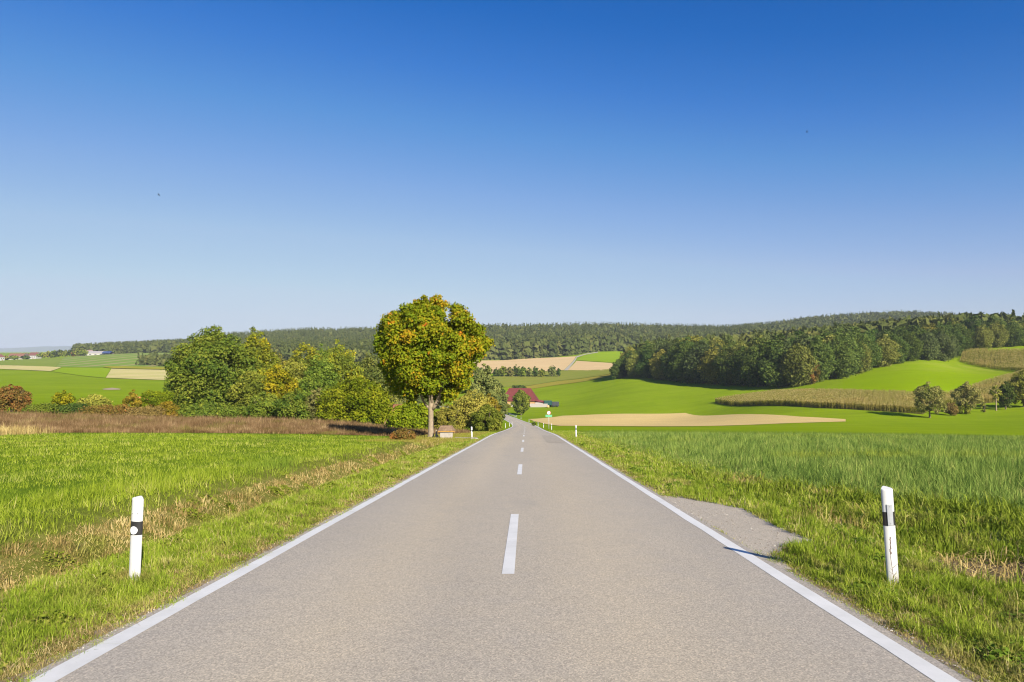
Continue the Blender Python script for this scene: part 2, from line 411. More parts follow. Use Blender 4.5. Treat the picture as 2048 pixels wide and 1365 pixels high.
# road --------------------------------------------------------------
def asphalt(name, tone=1.0, worn=True):
    m, t = new_mat(name)
    tc = N(t, 'ShaderNodeTexCoord'); ob = tc.outputs['Object']
    big = noise(t, 0.35, 4, 0.6, ob, (1, 0.25, 1)); mid = noise(t, 3.0, 5, 0.65, ob); fin = noise(t, 90, 3, 0.8, ob)
    vo = N(t, 'ShaderNodeTexVoronoi'); vo.inputs['Scale'].default_value = 95; t.links.new(ob, vo.inputs['Vector'])
    k = tone
    col = ramp(t, [(0.3, (0.30 * k, 0.254 * k, 0.187 * k)), (0.7, (0.345 * k, 0.293 * k, 0.217 * k))], big)
    col = mixc(t, mapr(t, mid, 0.35, 0.7, 0, 0.35), col, (0.26 * k, 0.231 * k, 0.190 * k))
    col = mixc(t, mapr(t, noise(t, 0.9, 5, 0.7, ob, (1, 0.4, 1)), 0.62, 0.75, 0, 0.4), col, (0.24 * k, 0.215 * k, 0.19 * k))
    sp = ramp(t, [(0.0, (0.6, 0.6, 0.6)), (0.35, (0.88, 0.88, 0.88)), (0.6, (1.08, 1.08, 1.08)), (1.0, (1.6, 1.56, 1.48))], vo.outputs['Color'])
    col = mixc(t, 0.95, col, sp, 'MULTIPLY')
    col = mixc(t, mapr(t, fin, 0.25, 0.75, 0.0, 0.4), col, (0.19 * k, 0.165 * k, 0.14 * k))
    st_ = mapr(t, noise(t, 0.28, 6, 0.75, ob, (1, 0.5, 1)), 0.56, 0.72, 0, 0.5)      # old stains
    col = mixc(t, st_, col, (0.20 * k, 0.18 * k, 0.155 * k))
    if worn:                                             # greyer wheel tracks
        av = N(t, 'ShaderNodeAttribute', attribute_name='lat')
        tr = ramp(t, [(0.0, (0.88, 0.9, 0.96)), (0.14, (0.94, 0.95, 0.97)), (0.3, (1.07, 1.05, 1.0)), (0.42, (0.98, 0.98, 0.98)), (0.52, (1.0, 1.0, 1.0)), (0.66, (1.07, 1.05, 1.0)), (0.86, (0.94, 0.95, 0.97)), (1.0, (0.86, 0.88, 0.94))], av.outputs['Fac'])
        col = mixc(t, 1.0, col, tr, 'MULTIPLY')
    finish(t, col, 0.85, fin, 0.5, 0.004, 0.25); return m

def ribbon(name, offs, mat, z=0.0, s0=-40, s1=560, step=1.5, jitter=0.0, lat=False, thick=0.0, one_side=False):
    ss = np.arange(s0, min(s1, AXS[-1] - 1.5) + 1e-6, step)
    cx = np.interp(ss, AXS, AXP[:, 0]); cy = np.interp(ss, AXS, AXP[:, 1])
    dx = np.gradient(cx); dy = np.gradient(cy); L = np.hypot(dx, dy); nx, ny = dy / L, -dx / L
    zz = road_z(ss) + z; cols = []; offs = list(offs)
    for j, o in enumerate(offs):
        oo = o + (RNG.normal(0, jitter, len(ss)) if jitter and j in ((0,) if one_side else (0, len(offs) - 1)) else 0)
        crown = 0.02 * (1 - (o / 3.2) ** 2)
        cols.append(np.stack([cx + nx * oo, cy + ny * oo, zz + crown], -1))
    if thick:
        a, b = cols[0].copy(), cols[-1].copy(); a[:, 2] -= thick; b[:, 2] -= thick; cols = [a] + cols + [b]; offs = [offs[0]] + offs + [offs[-1]]
    V = np.stack(cols, 1); n, k = V.shape[:2]; i = np.arange(n * k).reshape(n, k)
    q = np.stack([i[:-1, :-1], i[:-1, 1:], i[1:, 1:], i[1:, :-1]], -1).reshape(-1, 4)
    at = {'lat': np.tile((np.array(offs) + 3.15) / 6.3, n)} if lat else None
    return link(name, np_mesh(name, V.reshape(-1, 3), [q], at, smooth=False), mat)
ASPH = asphalt('asphalt', 1.62)
tag(ribbon('road', [-2.965, -2.55, -1.9, -1.2, -0.5, 0, 0.5, 1.2, 1.9, 2.55, 2.99], ASPH, 0.0, step=1.0, jitter=0.015, lat=True, thick=0.1), 'two lane pale asphalt country road running downhill', 'road', None, 'structure')
def paint():
    m, t = new_mat('road_paint')
    n = noise(t, 60, 4, 0.8); b = noise(t, 2.0, 5, 0.7)
    col = ramp(t, [(0.3, (0.66, 0.64, 0.585)), (0.6, (0.77, 0.745, 0.69))], b)
    f = N(t, 'ShaderNodeMath', operation='MULTIPLY'); t.links.new(mapr(t, n, 0.60, 0.70), f.inputs[0]); t.links.new(mapr(t, b, 0.45, 0.7, 0.25, 0.9), f.inputs[1])
    col = mixc(t, f.outputs[0], col, (0.30, 0.28, 0.25))
    finish(t, col, 0.7, n, 0.3, 0.003, 0.3); return m
def shoulder_mat():
    m, t = new_mat('shoulder_soil'); n = noise(t, 6, 5, .7); f = noise(t, 60, 4, .8)
    c = ramp(t, [(.3, (.24, .17, .09)), (.55, (.38, .29, .17)), (.75, (.46, .39, .28))], n); c = mixc(t, mapr(t, f, .4, .7, 0, .6), c, (.12, .10, .05)); finish(t, c, 1.0, f, .6, .01, .1); return m
SHM = shoulder_mat()
for a, b, lb in ((-3.06, -2.93, 'strip of bare brown soil between the ditch side grass and the road edge'), (3.09, 2.95, 'strip of bare brown soil between the crop side grass and the road edge')):
    tag(ribbon('road_shoulder', [a, (a + b) / 2, b], SHM, -0.003, s0=-10, s1=150, step=0.2, jitter=0.03, one_side=True), lb, 'road shoulder', None, 'structure')
PAINT = paint()
for a, b, lb in ((-2.885, -2.725, 'solid white edge line along the road beside the ditch'), (2.725, 2.885, 'solid white edge line along the road beside the crop field')):
    tag(ribbon('edge_line', [a, b], PAINT, 0.0025, jitter=0.004, step=1.0, s1=420), lb, 'road marking', None, 'structure')
def dashes():
    V = []; Q = []
    s = 7.08
    while s < 240:
        ss = np.linspace(s, s + 4.3 if s < 10 else s + 4.0, 6); cx = np.interp(ss, AXS, AXP[:, 0]); cy = np.interp(ss, AXS, AXP[:, 1]); z = road_z(ss) + 0.0235
        for k in range(6):
            for o in (-0.065, 0.065): V.append((cx[k] + o, cy[k], z[k]))
        b = len(V) - 12
        for k in range(5): Q.append((b + 2 * k, b + 2 * k + 1, b + 2 * k + 3, b + 2 * k + 2))
        s += 12.0
    return np_mesh('road_marking', np.array(V), [np.array(Q)])
tag(link('road_marking', dashes(), PAINT), 'dashed white centre line down the middle of the road', 'road marking', None, 'structure')
# darker repair patches in the right lane
PATCHM = asphalt('asphalt_repair', 1.42, False)
def lane_patch(s0, s1, o0, o1, zoff=0.004):
    V = []; ss = np.linspace(s0, s1, 8)
    for s in ss:
        cx = np.interp(s, AXS, AXP[:, 0]); cy = np.interp(s, AXS, AXP[:, 1])
        for o in np.linspace(o0, o1, 4): V.append((cx + o, cy, float(road_z(s)) + 0.02 * (1 - (o / 3.2) ** 2) + zoff))
    i = np.arange(32).reshape(8, 4); q = np.stack([i[:-1, :-1], i[:-1, 1:], i[1:, 1:], i[1:, :-1]], -1).reshape(-1, 4)
    return np_mesh('asphalt_patch', np.array(V), [q])
tag(link('asphalt_patch', lane_patch(42, 58, 1.5, 2.7), PATCHM), 'long darker repair patch in the lane beside the crop', 'road patch', None, 'structure')
# gravel layby on the right
def gr(px, py):
    D = 2251.0 / (py - 832.0); return ((px - 1024) / F * D, D)
LAYBY = [(2.9, 14.1), (3.4, 14.3)] + [gr(1385, 996), gr(1430, 1003), gr(1483, 1013), gr(1520, 1032), gr(1560, 1052), gr(1610, 1073), gr(1650, 1084), gr(1610, 1092), gr(1566, 1096), gr(1556, 1106), gr(1566, 1120), gr(1580, 1136)] + [(2.95, 7.4), (2.9, 9.0), (2.9, 11.5)]
def rough(poly, step, amp, fixed):
    out = []; n = len(poly); rg = np.random.default_rng(9)
    for i in range(n):
        a = np.array(poly[i]); b = np.array(poly[(i + 1) % n]); k = max(1, int(np.linalg.norm(b - a) / step))
        for j in range(k):
            p = a + (b - a) * j / k; out.append(tuple(p if fixed(p) else p + rg.normal(0, amp, 2)))
    return out
tag(patch('layby', rough(LAYBY, 0.12, 0.022, lambda p: p[0] < 3.2), asphalt('layby_gravel', 1.62, False), 0.002, 0.5, zfun=lambda x, y: road_z(road_ds(x, y)[1])), 'small grey gravel bulge beside the road edge line', 'layby', None, 'structure')

# ------------------------------------------------------------------ fields
FM = {
    'meadow': field_mat('meadow_green', (0.20, 0.29, 0.02), (0.25, 0.33, 0.03), 0.25, 6.0),
    'weed': field_mat('weed_ground', (0.16, 0.11, 0.06), (0.20, 0.15, 0.08), 0.3, 4.0),
    'straw': field_mat('straw_stubble', (0.66, 0.48, 0.19), (0.74, 0.54, 0.22), 0.05, 1.5),
    'tan': field_mat('tan_stubble', (0.64, 0.45, 0.22), (0.70, 0.51, 0.26), 0.02, 0.8),
    'bright': field_mat('bright_green', (0.24, 0.36, 0.010), (0.28, 0.385, 0.012), 0.03, 1.0),
    'hill': field_mat('hill_green', (0.21, 0.315, 0.002), (0.235, 0.33, 0.003), 0.03, 1.0, None, (0.30, 0.32, 0.05)),
    'right': field_mat('right_meadow', (0.22, 0.31, 0.035), (0.26, 0.35, 0.035), 0.03, 1.0),
    'corn': field_mat('corn_soil', (0.10, 0.11, 0.03), (0.14, 0.13, 0.04), 0.1, 1.5),
    'olive': field_mat('olive_crop', (0.27, 0.25, 0.05), (0.23, 0.26, 0.04), 0.02, 0.6, (14.0, 0.9, (0.20, 0.24, 0.03), 0.5)),
    'margin': field_mat('field_margin', (0.38, 0.29, 0.05), (0.28, 0.28, 0.03), 0.15, 1.0),
    'stripe': field_mat('striped_green', (0.19, 0.29, 0.05), (0.22, 0.31, 0.055), 0.02, 0.5, (26.0, -0.12, (0.40, 0.30, 0.16), 0.3)),
    'dull': field_mat('dull_green', (0.21, 0.27, 0.045), (0.24, 0.30, 0.05), 0.02, 0.5),
    'hay': field_mat('cut_hay', (0.68, 0.55, 0.25), (0.60, 0.52, 0.22), 0.02, 0.6, (24.0, 0.9, (0.34, 0.38, 0.06), 0.45)),
    'yellow': field_mat('yellow_crop', (0.36, 0.33, 0.03), (0.28, 0.30, 0.03), 0.05, 0.8),
    'track': field_mat('gravel_track', (0.48, 0.44, 0.36), (0.42, 0.38, 0.30), 0.3, 3.0),
    'soil': field_mat('pale_soil', (0.46, 0.37, 0.24), (0.40, 0.31, 0.19), 0.3, 3.0),
    'crop': field_mat('crop_soil', (0.14, 0.20, 0.05), (0.18, 0.24, 0.06), 0.3, 5.0),
}
def gpoly(pts): return [G(*p) for p in pts]

CROP_POLY = [(6.6, 70), (6.1, 40), (5.9, 17.6), (8.1, 12.6), (8.7, 11.4), (16, 9.5), (66, 9), (66, 61), (40, 63), (20, 66)]
MEADOW_POLY = [(-7.0, -5), (-6.7, 12), (-6.4, 24), (-6.2, 40), (-9.5, 51), (-75, 52.5), (-75, -5)]
MEADOW_BASE = [(-9.3, -5), (-9.1, 12), (-8.9, 24), (-8.5, 40), (-10.5, 50.5), (-75, 52.5), (-75, -5)]
WEED_POLY = [(-7.6, 53.5), (-75, 53), (-75, 84), (-40, 86), (-15, 84), (-5.5, 80), (-4.0, 66)]

patch('straw_field', [wpt(1058, 262)] + gpoly([(1072, 838), (1125, 832), (1250, 828), (1370, 826.5), (1500, 829), (1600, 834), (1690, 839)]) + [wpt(1690, 180), wpt(1560, 176), wpt(1400, 165), wpt(1250, 160), wpt(1120, 165), wpt(1092, 190)],
      FM['straw'], 0.08, 6.0, 'golden stubble strip in the valley behind the cereal crop')
patch('hill_field', gpoly([(1625, 783), (1650, 775), (1690, 762), (1735, 744), (1745, 733), (1800, 729), (1860, 726), (1915, 727), (2025, 744), (2000, 752), (1880, 787), (1840, 790), (1740, 788)]), FM['hill'], 0.1, 6.0, 'vivid green field on the slope between the wood and two corn fields')
CORN_A = gpoly([(1428, 806.5), (1520, 812), (1640, 817), (1740, 822), (1845, 829)]) + gpoly([(1880, 806), (1840, 797), (1740, 792), (1650, 789), (1545, 789)])
patch('corn_field', CORN_A, FM['corn'], 0.06, 5.0, 'long strip of ripe corn in front of the wood')
CORN_B = gpoly([(1885, 812), (1960, 808), (2060, 797), (2200, 790), (2200, 715), (2060, 744), (2000, 760), (1880, 795)])
patch('corn_field', CORN_B, FM['corn'], 0.06, 5.0, 'ripe corn on the slope behind the small trees at the edge')
CORN_C = gpoly([(1919, 727), (2022, 743), (2060, 746), (2200, 732), (2200, 703), (2060, 704), (1930, 704)])
patch('corn_field', CORN_C, FM['corn'], 0.06, 5.0, 'golden corn on the highest slope beside the wood')
patch('stubble_field', gpoly([(925, 723), (1050, 718), (1152, 713.5), (1128, 741), (1050, 745), (920, 753)]), FM['tan'], 0.3, 15.0, 'pale tan stubble field below the distant wood')
patch('stubble_field', gpoly([(1153, 722.5), (1245, 728), (1245, 740), (1136, 741)]), FM['tan'], 0.3, 12.0, 'smaller tan stubble wedge right of the gravel track')
patch('pasture', gpoly([(1153, 721), (1166, 711), (1190, 706.5), (1250, 703), (1250, 727)]), FM['bright'], 0.3, 12.0, 'bright green pasture wedge under the distant wood', 'pasture')
patch('dirt_track', gpoly([(1128, 742), (1153, 713.5), (1170, 709), (1196, 705), (1196, 706.3), (1168, 711), (1154, 716), (1136, 742)]), FM['track'], 0.5, 8.0, 'pale gravel track climbing between two tan stubble fields', 'track')
patch('olive_field', gpoly([(985, 752), (1050, 745.5), (1130, 741.5), (1245, 738), (1245, 745), (1120, 762), (1060, 772), (985, 778)]), FM['olive'], 0.3, 10.0, 'olive green crop strip on the slope behind the red barn')
patch('field_margin', gpoly([(1010, 779), (1060, 772.5), (1120, 762.5), (1245, 745.5), (1245, 750), (1120, 770), (1060, 779)]), FM['margin'], 0.25, 8.0, 'rusty yellow grass margin along the olive crop', 'field margin')
patch('hay_field', gpoly([(-80, 731), (0, 731.5), (123, 735.5), (101, 743.5), (0, 739), (-80, 737)]), FM['hay'], 0.35, 14.0, 'pale cut hay with green rows on the left slope')
patch('hay_field', gpoly([(223, 738.5), (380, 742), (380, 763), (212, 757)]), FM['hay'], 0.35, 14.0, 'square of cut hay beside the big oak')
patch('pasture', gpoly([(124, 736), (205, 736), (222, 738.5), (211, 757), (160, 752), (103, 744)]), FM['bright'], 0.3, 14.0, 'bright green strip between the two hay fields', 'pasture')
patch('yellow_field', gpoly([(205, 735.5), (215, 733.5), (380, 736.5), (380, 741.5), (228, 738)]), FM['yellow'], 0.6, 14.0, 'thin yellow crop strip above the hay square')
patch('striped_field', gpoly([(112, 735), (128, 716), (170, 711.5), (225, 709), (420, 708.5), (420, 736), (220, 733), (200, 735.5)]), FM['stripe'], 0.3, 18.0, 'green field with brown tractor lines below the long white barn')
patch('dull_field', gpoly([(-120, 724), (0, 723), (128, 716.5), (111, 735), (0, 731), (-120, 730)]), FM['dull'], 0.3, 18.0, 'dull green field below the village houses')
_sa = np.linspace(0, 6.283, 41)[:-1]
patch('bare_soil', [(5.45 + .8 * math.cos(a) * (1 + .12 * math.sin(5 * a)), 7.6 + .85 * math.sin(a) * (1 + .1 * math.cos(4 * a))) for a in _sa], plain('dark_soil', (.16, .115, .07), 1.0, .45, 9, 0, .8), .015, .2, 'patch of bare brown soil with straw beyond the right post', 'bare soil')
patch('bare_patch', gpoly([(205, 778.6), (225, 776.3), (243, 778.5), (240, 780.2), (222, 780.8), (208, 780)]), FM['soil'], 0.12, 3.0, 'bare sandy scar in the left pasture', 'bare soil')

# far blue hills beyond everything
def far_hills():
    m, t = new_mat('far_hill_wood'); c = ramp(t, [(0.35, (0.05, 0.09, 0.03)), (0.65, (0.12, 0.15, 0.05))], noise(t, 0.002, 5)); finish(t, c, 1.0, None)
    for px0, px1, D, prof, lb in ((-900, 620, 11500, [(-900, 690), (-300, 694), (0, 697), (60, 694.5), (140, 692.5), (230, 695), (330, 693), (450, 697), (620, 704)], 'hazy blue mountain ridge on the left horizon'),
                               (-900, 500, 6500, [(-900, 703), (-60, 706), (0, 705), (40, 706.5), (90, 708), (200, 705), (350, 706), (500, 709)], 'darker wooded ridge below the blue mountains')):
        us = np.linspace(px0, px1, 120); rows = []
        for k, (dd, fr) in enumerate(((-900, -0.05), (-500, 0.45), (-200, 0.85), (0, 1.0), (300, 0.8), (900, 0.0))):
            X = (us - 1024) / F * D; top = np.interp(us, *zip(*prof)) + 0.5 * np.sin(us * 0.05) + 0.3 * np.sin(us * 0.13)
            z = CAM_Z - (top - 705) / F * D; rows.append(np.stack([X, np.full_like(X, D + dd), -60 + (z + 60) * fr], -1))
        V = np.stack(rows, 1); n, k = V.shape[:2]; i = np.arange(n * k).reshape(n, k)
        q = np.stack([i[:-1, :-1], i[1:, :-1], i[1:, 1:], i[:-1, 1:]], -1).reshape(-1, 4)
        tag(link('hills', np_mesh('hills', V.reshape(-1, 3), [q], smooth=True), m), lb, 'hills', None, 'structure')
far_hills()

# ------------------------------------------------------------------ foliage builders
def unit(v): return v / (np.linalg.norm(v, axis=-1, keepdims=True) + 1e-9)
def quads(name, P, Nn, size, tint, aspect=1.5, rng=RNG):
    """one diamond-cut leaf (or leaf spray) per point"""
    n = len(P); r = unit(rng.normal(size=(n, 3))); a = unit(np.cross(Nn, r)); b = np.cross(Nn, a)
    s = np.broadcast_to(np.asarray(size), (n,))[:, None]; hw = s * 0.5; hl = hw * aspect
    bend = Nn * hw * rng.uniform(-0.35, 0.35, (n, 1))
    V = np.stack([P - b * hl, P + a * hw + bend, P + b * hl, P - a * hw * rng.uniform(0.7, 1.1, (n, 1)) + bend], 1).reshape(-1, 3)
    return np_mesh(name, V, [np.arange(4 * n).reshape(n, 4)], {'tint': np.repeat(np.clip(tint, 0, 1), 4)})

PROF = {
    'spruce': [(0, 1.0), (.15, .97), (.35, .80), (.55, .60), (.75, .38), (.9, .18), (1, .04)],
    'oak': [(0, .62), (.12, .86), (.35, 1.0), (.6, .93), (.8, .68), (.93, .38), (1, .12)],
    'round': [(0, .5), (.15, .8), (.4, 1.0), (.65, .92), (.85, .6), (1, .15)],
    'maple': [(0, .36), (.12, .62), (.3, .86), (.5, .98), (.62, 1.0), (.76, .86), (.88, .60), (.95, .36), (1, .1)],
    'wood': [(0, .7), (.2, .95), (.45, 1.0), (.7, .85), (.88, .55), (1, .15)],
    'tall': [(0, .6), (.2, .9), (.5, 1.0), (.75, .8), (.9, .45), (1, .1)],
    'bush': [(0, .9), (.25, 1.0), (.55, .93), (.8, .65), (1, .15)],
    'birch': [(0, .55), (.2, .85), (.5, 1.0), (.75, .78), (.9, .45), (1, .12)],
    'egg': [(0, .35), (.12, .72), (.35, 1.0), (.6, .95), (.82, .66), (1, .2)],
    'open': [(0, .4), (.2, .8), (.5, 1.0), (.75, .75), (1, .25)],
    'hedge': [(0, 1.0), (.5, 1.0), (.85, .95), (1, .8)],
}
def crown(name, seed, w, h, z0, n, ls, kind='round', lobes=60, lobe=0.17, droop=0.0, rag=0.12, depth=1.0, lean=(0, 0), lvar=0.15):
    rng = np.random.default_rng(seed); pr = PROF[kind]; pt, pv = zip(*pr)
    tt = np.linspace(0, 1, 400); cdf = np.cumsum(np.interp(tt, pt, pv) ** 1.1 + 0.06); cdf /= cdf[-1]; L = lobes
    q = (np.arange(L) + rng.uniform(0, 1, L)) / L; rng.shuffle(q)
    i_ = np.arange(L); t = np.interp((i_ + rng.uniform(.1, .9, L)) / L, cdf, tt)
    ang = i_ * 2.39996 + rng.normal(0, .35, L); rr = np.where(rng.uniform(size=L) < .74, rng.uniform(.82, 1.0, L), np.sqrt(rng.uniform(.05, .7, L))) * np.interp(t, pt, pv) * w / 2
    lr = lobe * w * rng.uniform(0.65, 1.25, L) * np.clip(np.interp(t, pt, pv) + 0.25, 0.35, 1)
    rr = np.clip(rr - lr * 0.55, 0, None) * rng.uniform(0.9, 1 + rag, L)
    C = np.stack([rr * np.cos(ang) + lean[0] * t, depth * rr * np.sin(ang) + lean[1] * t, z0 + lr * 0.5 + t * (h - lr * 1.25)], -1)
    wt = lr ** 2; li = rng.choice(L, n, p=wt / wt.sum())
    d = unit(rng.normal(size=(n, 3))); d[:, 2] = np.abs(d[:, 2]) * np.where(rng.uniform(size=n) < 0.72, 1, -1)
    rad = lr[li] * rng.beta(5, 1.3, n) * (1 + rng.normal(0, 0.12, n))
    off = d * rad[:, None]; off[:, 2] *= 0.8
    P = C[li] + off
    if droop:
        P[:, 2] -= droop * rng.uniform(0, 1, n) ** 2 * lr[li] * 2.0
    P[:, 2] = np.maximum(P[:, 2], z0 + 0.02 * h * rng.uniform(-1, 1, n))
    Nn = unit(d * 0.7 + rng.normal(size=(n, 3)) * 0.55 + np.array([0, 0, 0.25]))
    tint = 0.5 + lvar * rng.normal(size=L)[li] + 0.17 * rng.normal(size=n)
    return quads(name, P, Nn, ls * rng.uniform(0.65, 1.35, n), tint, 1.4 + droop, rng)

def conifer(name, seed, w, h, z0, n, ls, whorls=14, droop=0.25, sparse=0.0):
    rng = np.random.default_rng(seed); Ps = []; Ns = []; T = []
    tw = np.sort(rng.uniform(0, 1, whorls * 6)) ** 0.9
    per = max(4, n // len(tw))
    for t in tw:
        if rng.uniform() < sparse: continue
        a = rng.uniform(0, 2 * np.pi); L = w / 2 * ((1 - t) ** 0.8 * 0.95 + 0.06) * rng.uniform(0.7, 1.15)
        u = rng.beta(1.6, 1.1, per); sp = rng.normal(0, 0.16, per) * L * (0.3 + u)
        x = np.cos(a) * u * L - np.sin(a) * sp; y = np.sin(a) * u * L + np.cos(a) * sp
        z = z0 + t * (h - 0.3) + u * L * (0.12 - droop * u) - np.abs(rng.normal(0, 0.08, per)) * L
        Ps.append(np.stack([x, y, z], -1)); Ns.append(np.stack([np.cos(a) * .5 + rng.normal(0, .5, per), np.sin(a) * .5 + rng.normal(0, .5, per), rng.uniform(.2, 1, per)], -1))
        T.append(np.full(per, 0.5 + rng.normal(0, .18)) + rng.normal(0, .14, per))
    P = np.concatenate(Ps); return quads(name, P, unit(np.concatenate(Ns)), ls * rng.uniform(.7, 1.3, len(P)), np.concatenate(T), 1.7, rng)

def trunk_mesh(name, seed, hgt, r, crown_h, spread, limbs=6, fork=0.4, n=8, twigs=0):
    rng = random.Random(seed); b = MB(); top = hgt + crown_h * 0.75
    pts = [(0, 0, -0.3), (0, 0, 0.0), (0.02 * r, 0, hgt * 0.5), (r * 0.2 * rng.uniform(-1, 1), 0, hgt)]; rad = [r * 1.5, r * 1.25, r, r * 0.9]
    for k in range(1, 4):
        pts.append((rng.uniform(-1, 1) * spread * 0.06 * k, rng.uniform(-1, 1) * spread * 0.06 * k, hgt + crown_h * 0.25 * k)); rad.append(r * (0.75 - 0.2 * k))
    b.tube(pts, rad, n)
    for k in range(limbs):
        a = 2 * math.pi * k / limbs + rng.uniform(-.4, .4); z = hgt + crown_h * rng.uniform(-0.02, 0.35); L = spread * rng.uniform(.3, .45); up = crown_h * rng.uniform(.15, .4)
        p0 = (0, 0, z); p1 = (math.cos(a) * L * .4, math.sin(a) * L * .4, z + up * .35); p2 = (math.cos(a) * L, math.sin(a) * L, z + up)
        b.tube([p0, p1, p2], [r * .5, r * .33, r * .1], 6)
    return b.mesh(name, True)

BARK = plain('bark_grey_brown', (0.16, 0.125, 0.09), 0.95, 0.3, 6.0, 0.1, 0.6)
BARKP = plain('bark_pale', (0.30, 0.235, 0.16), 0.95, 0.22, 5.0, 0.1, 0.7)
BARKB = plain('bark_birch', (0.45, 0.43, 0.39), 0.9, 0.35, 3.0, 0.1, 0.3)
LM = {
    'maple': leaf_mat('leaf_maple', [(0.0, (0.059, 0.108, 0.009)), (0.3, (0.130, 0.189, 0.011)), (0.52, (0.227, 0.254, 0.013)), (0.68, (0.410, 0.302, 0.017)), (0.8, (0.562, 0.238, 0.019)), (1.0, (0.562, 0.140, 0.027))], 0.25, 0.0, 0.0),
    'oak': leaf_mat('leaf_oak', [(0.1, (0.070, 0.119, 0.020)), (0.5, (0.140, 0.189, 0.024)), (0.9, (0.236, 0.259, 0.033))], 0.2, 0.05, 0.0),
    'dark': leaf_mat('leaf_dark', [(0.1, (0.041, 0.075, 0.019)), (0.5, (0.080, 0.122, 0.024)), (0.9, (0.138, 0.174, 0.033))], 0.2, 0.2, 0.02),
    'mid': leaf_mat('leaf_mid', [(0.1, (0.077, 0.111, 0.017)), (0.5, (0.154, 0.195, 0.024)), (0.9, (0.252, 0.273, 0.039))], 0.2, 0.2, 0.02),
    'olive': leaf_mat('leaf_olive', [(0.1, (0.145, 0.155, 0.028)), (0.5, (0.266, 0.265, 0.039)), (0.9, (0.402, 0.365, 0.069))], 0.2, 0.2, 0.02),
    'yellow': leaf_mat('leaf_yellow', [(0.1, (0.114, 0.133, 0.009)), (0.5, (0.228, 0.228, 0.011)), (0.9, (0.418, 0.342, 0.019))], 0.25, 0.1, 0.01),
    'birch': leaf_mat('leaf_birch', [(0.1, (0.124, 0.159, 0.023)), (0.5, (0.240, 0.266, 0.028)), (0.8, (0.370, 0.345, 0.025)), (1.0, (0.688, 0.489, 0.019))], 0.25, 0.1, 0.01),
    'green': leaf_mat('leaf_fresh', [(0.1, (0.099, 0.145, 0.008)), (0.5, (0.189, 0.234, 0.012)), (0.9, (0.323, 0.329, 0.020))], 0.22, 0.12, 0.01),
    'rust': leaf_mat('leaf_rust', [(0.1, (0.103, 0.083, 0.016)), (0.4, (0.173, 0.132, 0.032)), (0.7, (0.253, 0.132, 0.038)), (1.0, (0.311, 0.121, 0.032))], 0.2, 0.1, 0.01),
    'brown': leaf_mat('leaf_brown', [(0.1, (0.14, 0.10, 0.03)), (0.5, (0.24, 0.17, 0.05)), (0.9, (0.34, 0.24, 0.08))], 0.2, 0.1, 0.01),
    'orange': leaf_mat('leaf_orange', [(0.1, (0.15, 0.13, 0.02)), (0.5, (0.26, 0.20, 0.02)), (0.9, (0.38, 0.24, 0.03))], 0.2, 0.1, 0.01),
    'spruce': leaf_mat('leaf_spruce', [(0.1, (0.069, 0.099, 0.024)), (0.5, (0.149, 0.174, 0.037)), (0.9, (0.277, 0.272, 0.053))], 0.12, 0.2, 0.02),
    'pine': leaf_mat('leaf_pine', [(0.1, (0.084, 0.101, 0.033)), (0.5, (0.168, 0.182, 0.050)), (0.9, (0.280, 0.270, 0.077))], 0.12, 0.15, 0.02),
    'larch': leaf_mat('leaf_larch', [(0.1, (0.143, 0.150, 0.039)), (0.5, (0.260, 0.240, 0.065)), (0.9, (0.403, 0.338, 0.117))], 0.15, 0.1, 0.01),
    'wood_olive': leaf_mat('leaf_wood_olive', [(0.1, (0.086, 0.107, 0.026)), (0.5, (0.173, 0.190, 0.037)), (0.9, (0.288, 0.280, 0.065))], 0.15, 0.18, 0.01),
    'wood_yellow': leaf_mat('leaf_wood_yellow', [(0.1, (0.115, 0.122, 0.023)), (0.5, (0.223, 0.216, 0.037)), (0.9, (0.360, 0.310, 0.060))], 0.15, 0.18, 0.01),
    'wood_mid': leaf_mat('leaf_wood_mid', [(0.1, (0.048, 0.078, 0.018)), (0.5, (0.098, 0.138, 0.028)), (0.9, (0.167, 0.201, 0.041))], 0.15, 0.18, 0.01),
    'wood_grey': leaf_mat('leaf_wood_grey', [(0.1, (0.050, 0.070, 0.026)), (0.5, (0.095, 0.120, 0.038)), (0.9, (0.155, 0.175, 0.055))], 0.15, 0.18, 0.01),
    'wood': leaf_mat('leaf_far_wood', [(0.05, (0.052, 0.069, 0.021)), (0.5, (0.098, 0.117, 0.031)), (0.95, (0.173, 0.165, 0.048))], 0.15, 0.0, 0.0),
}

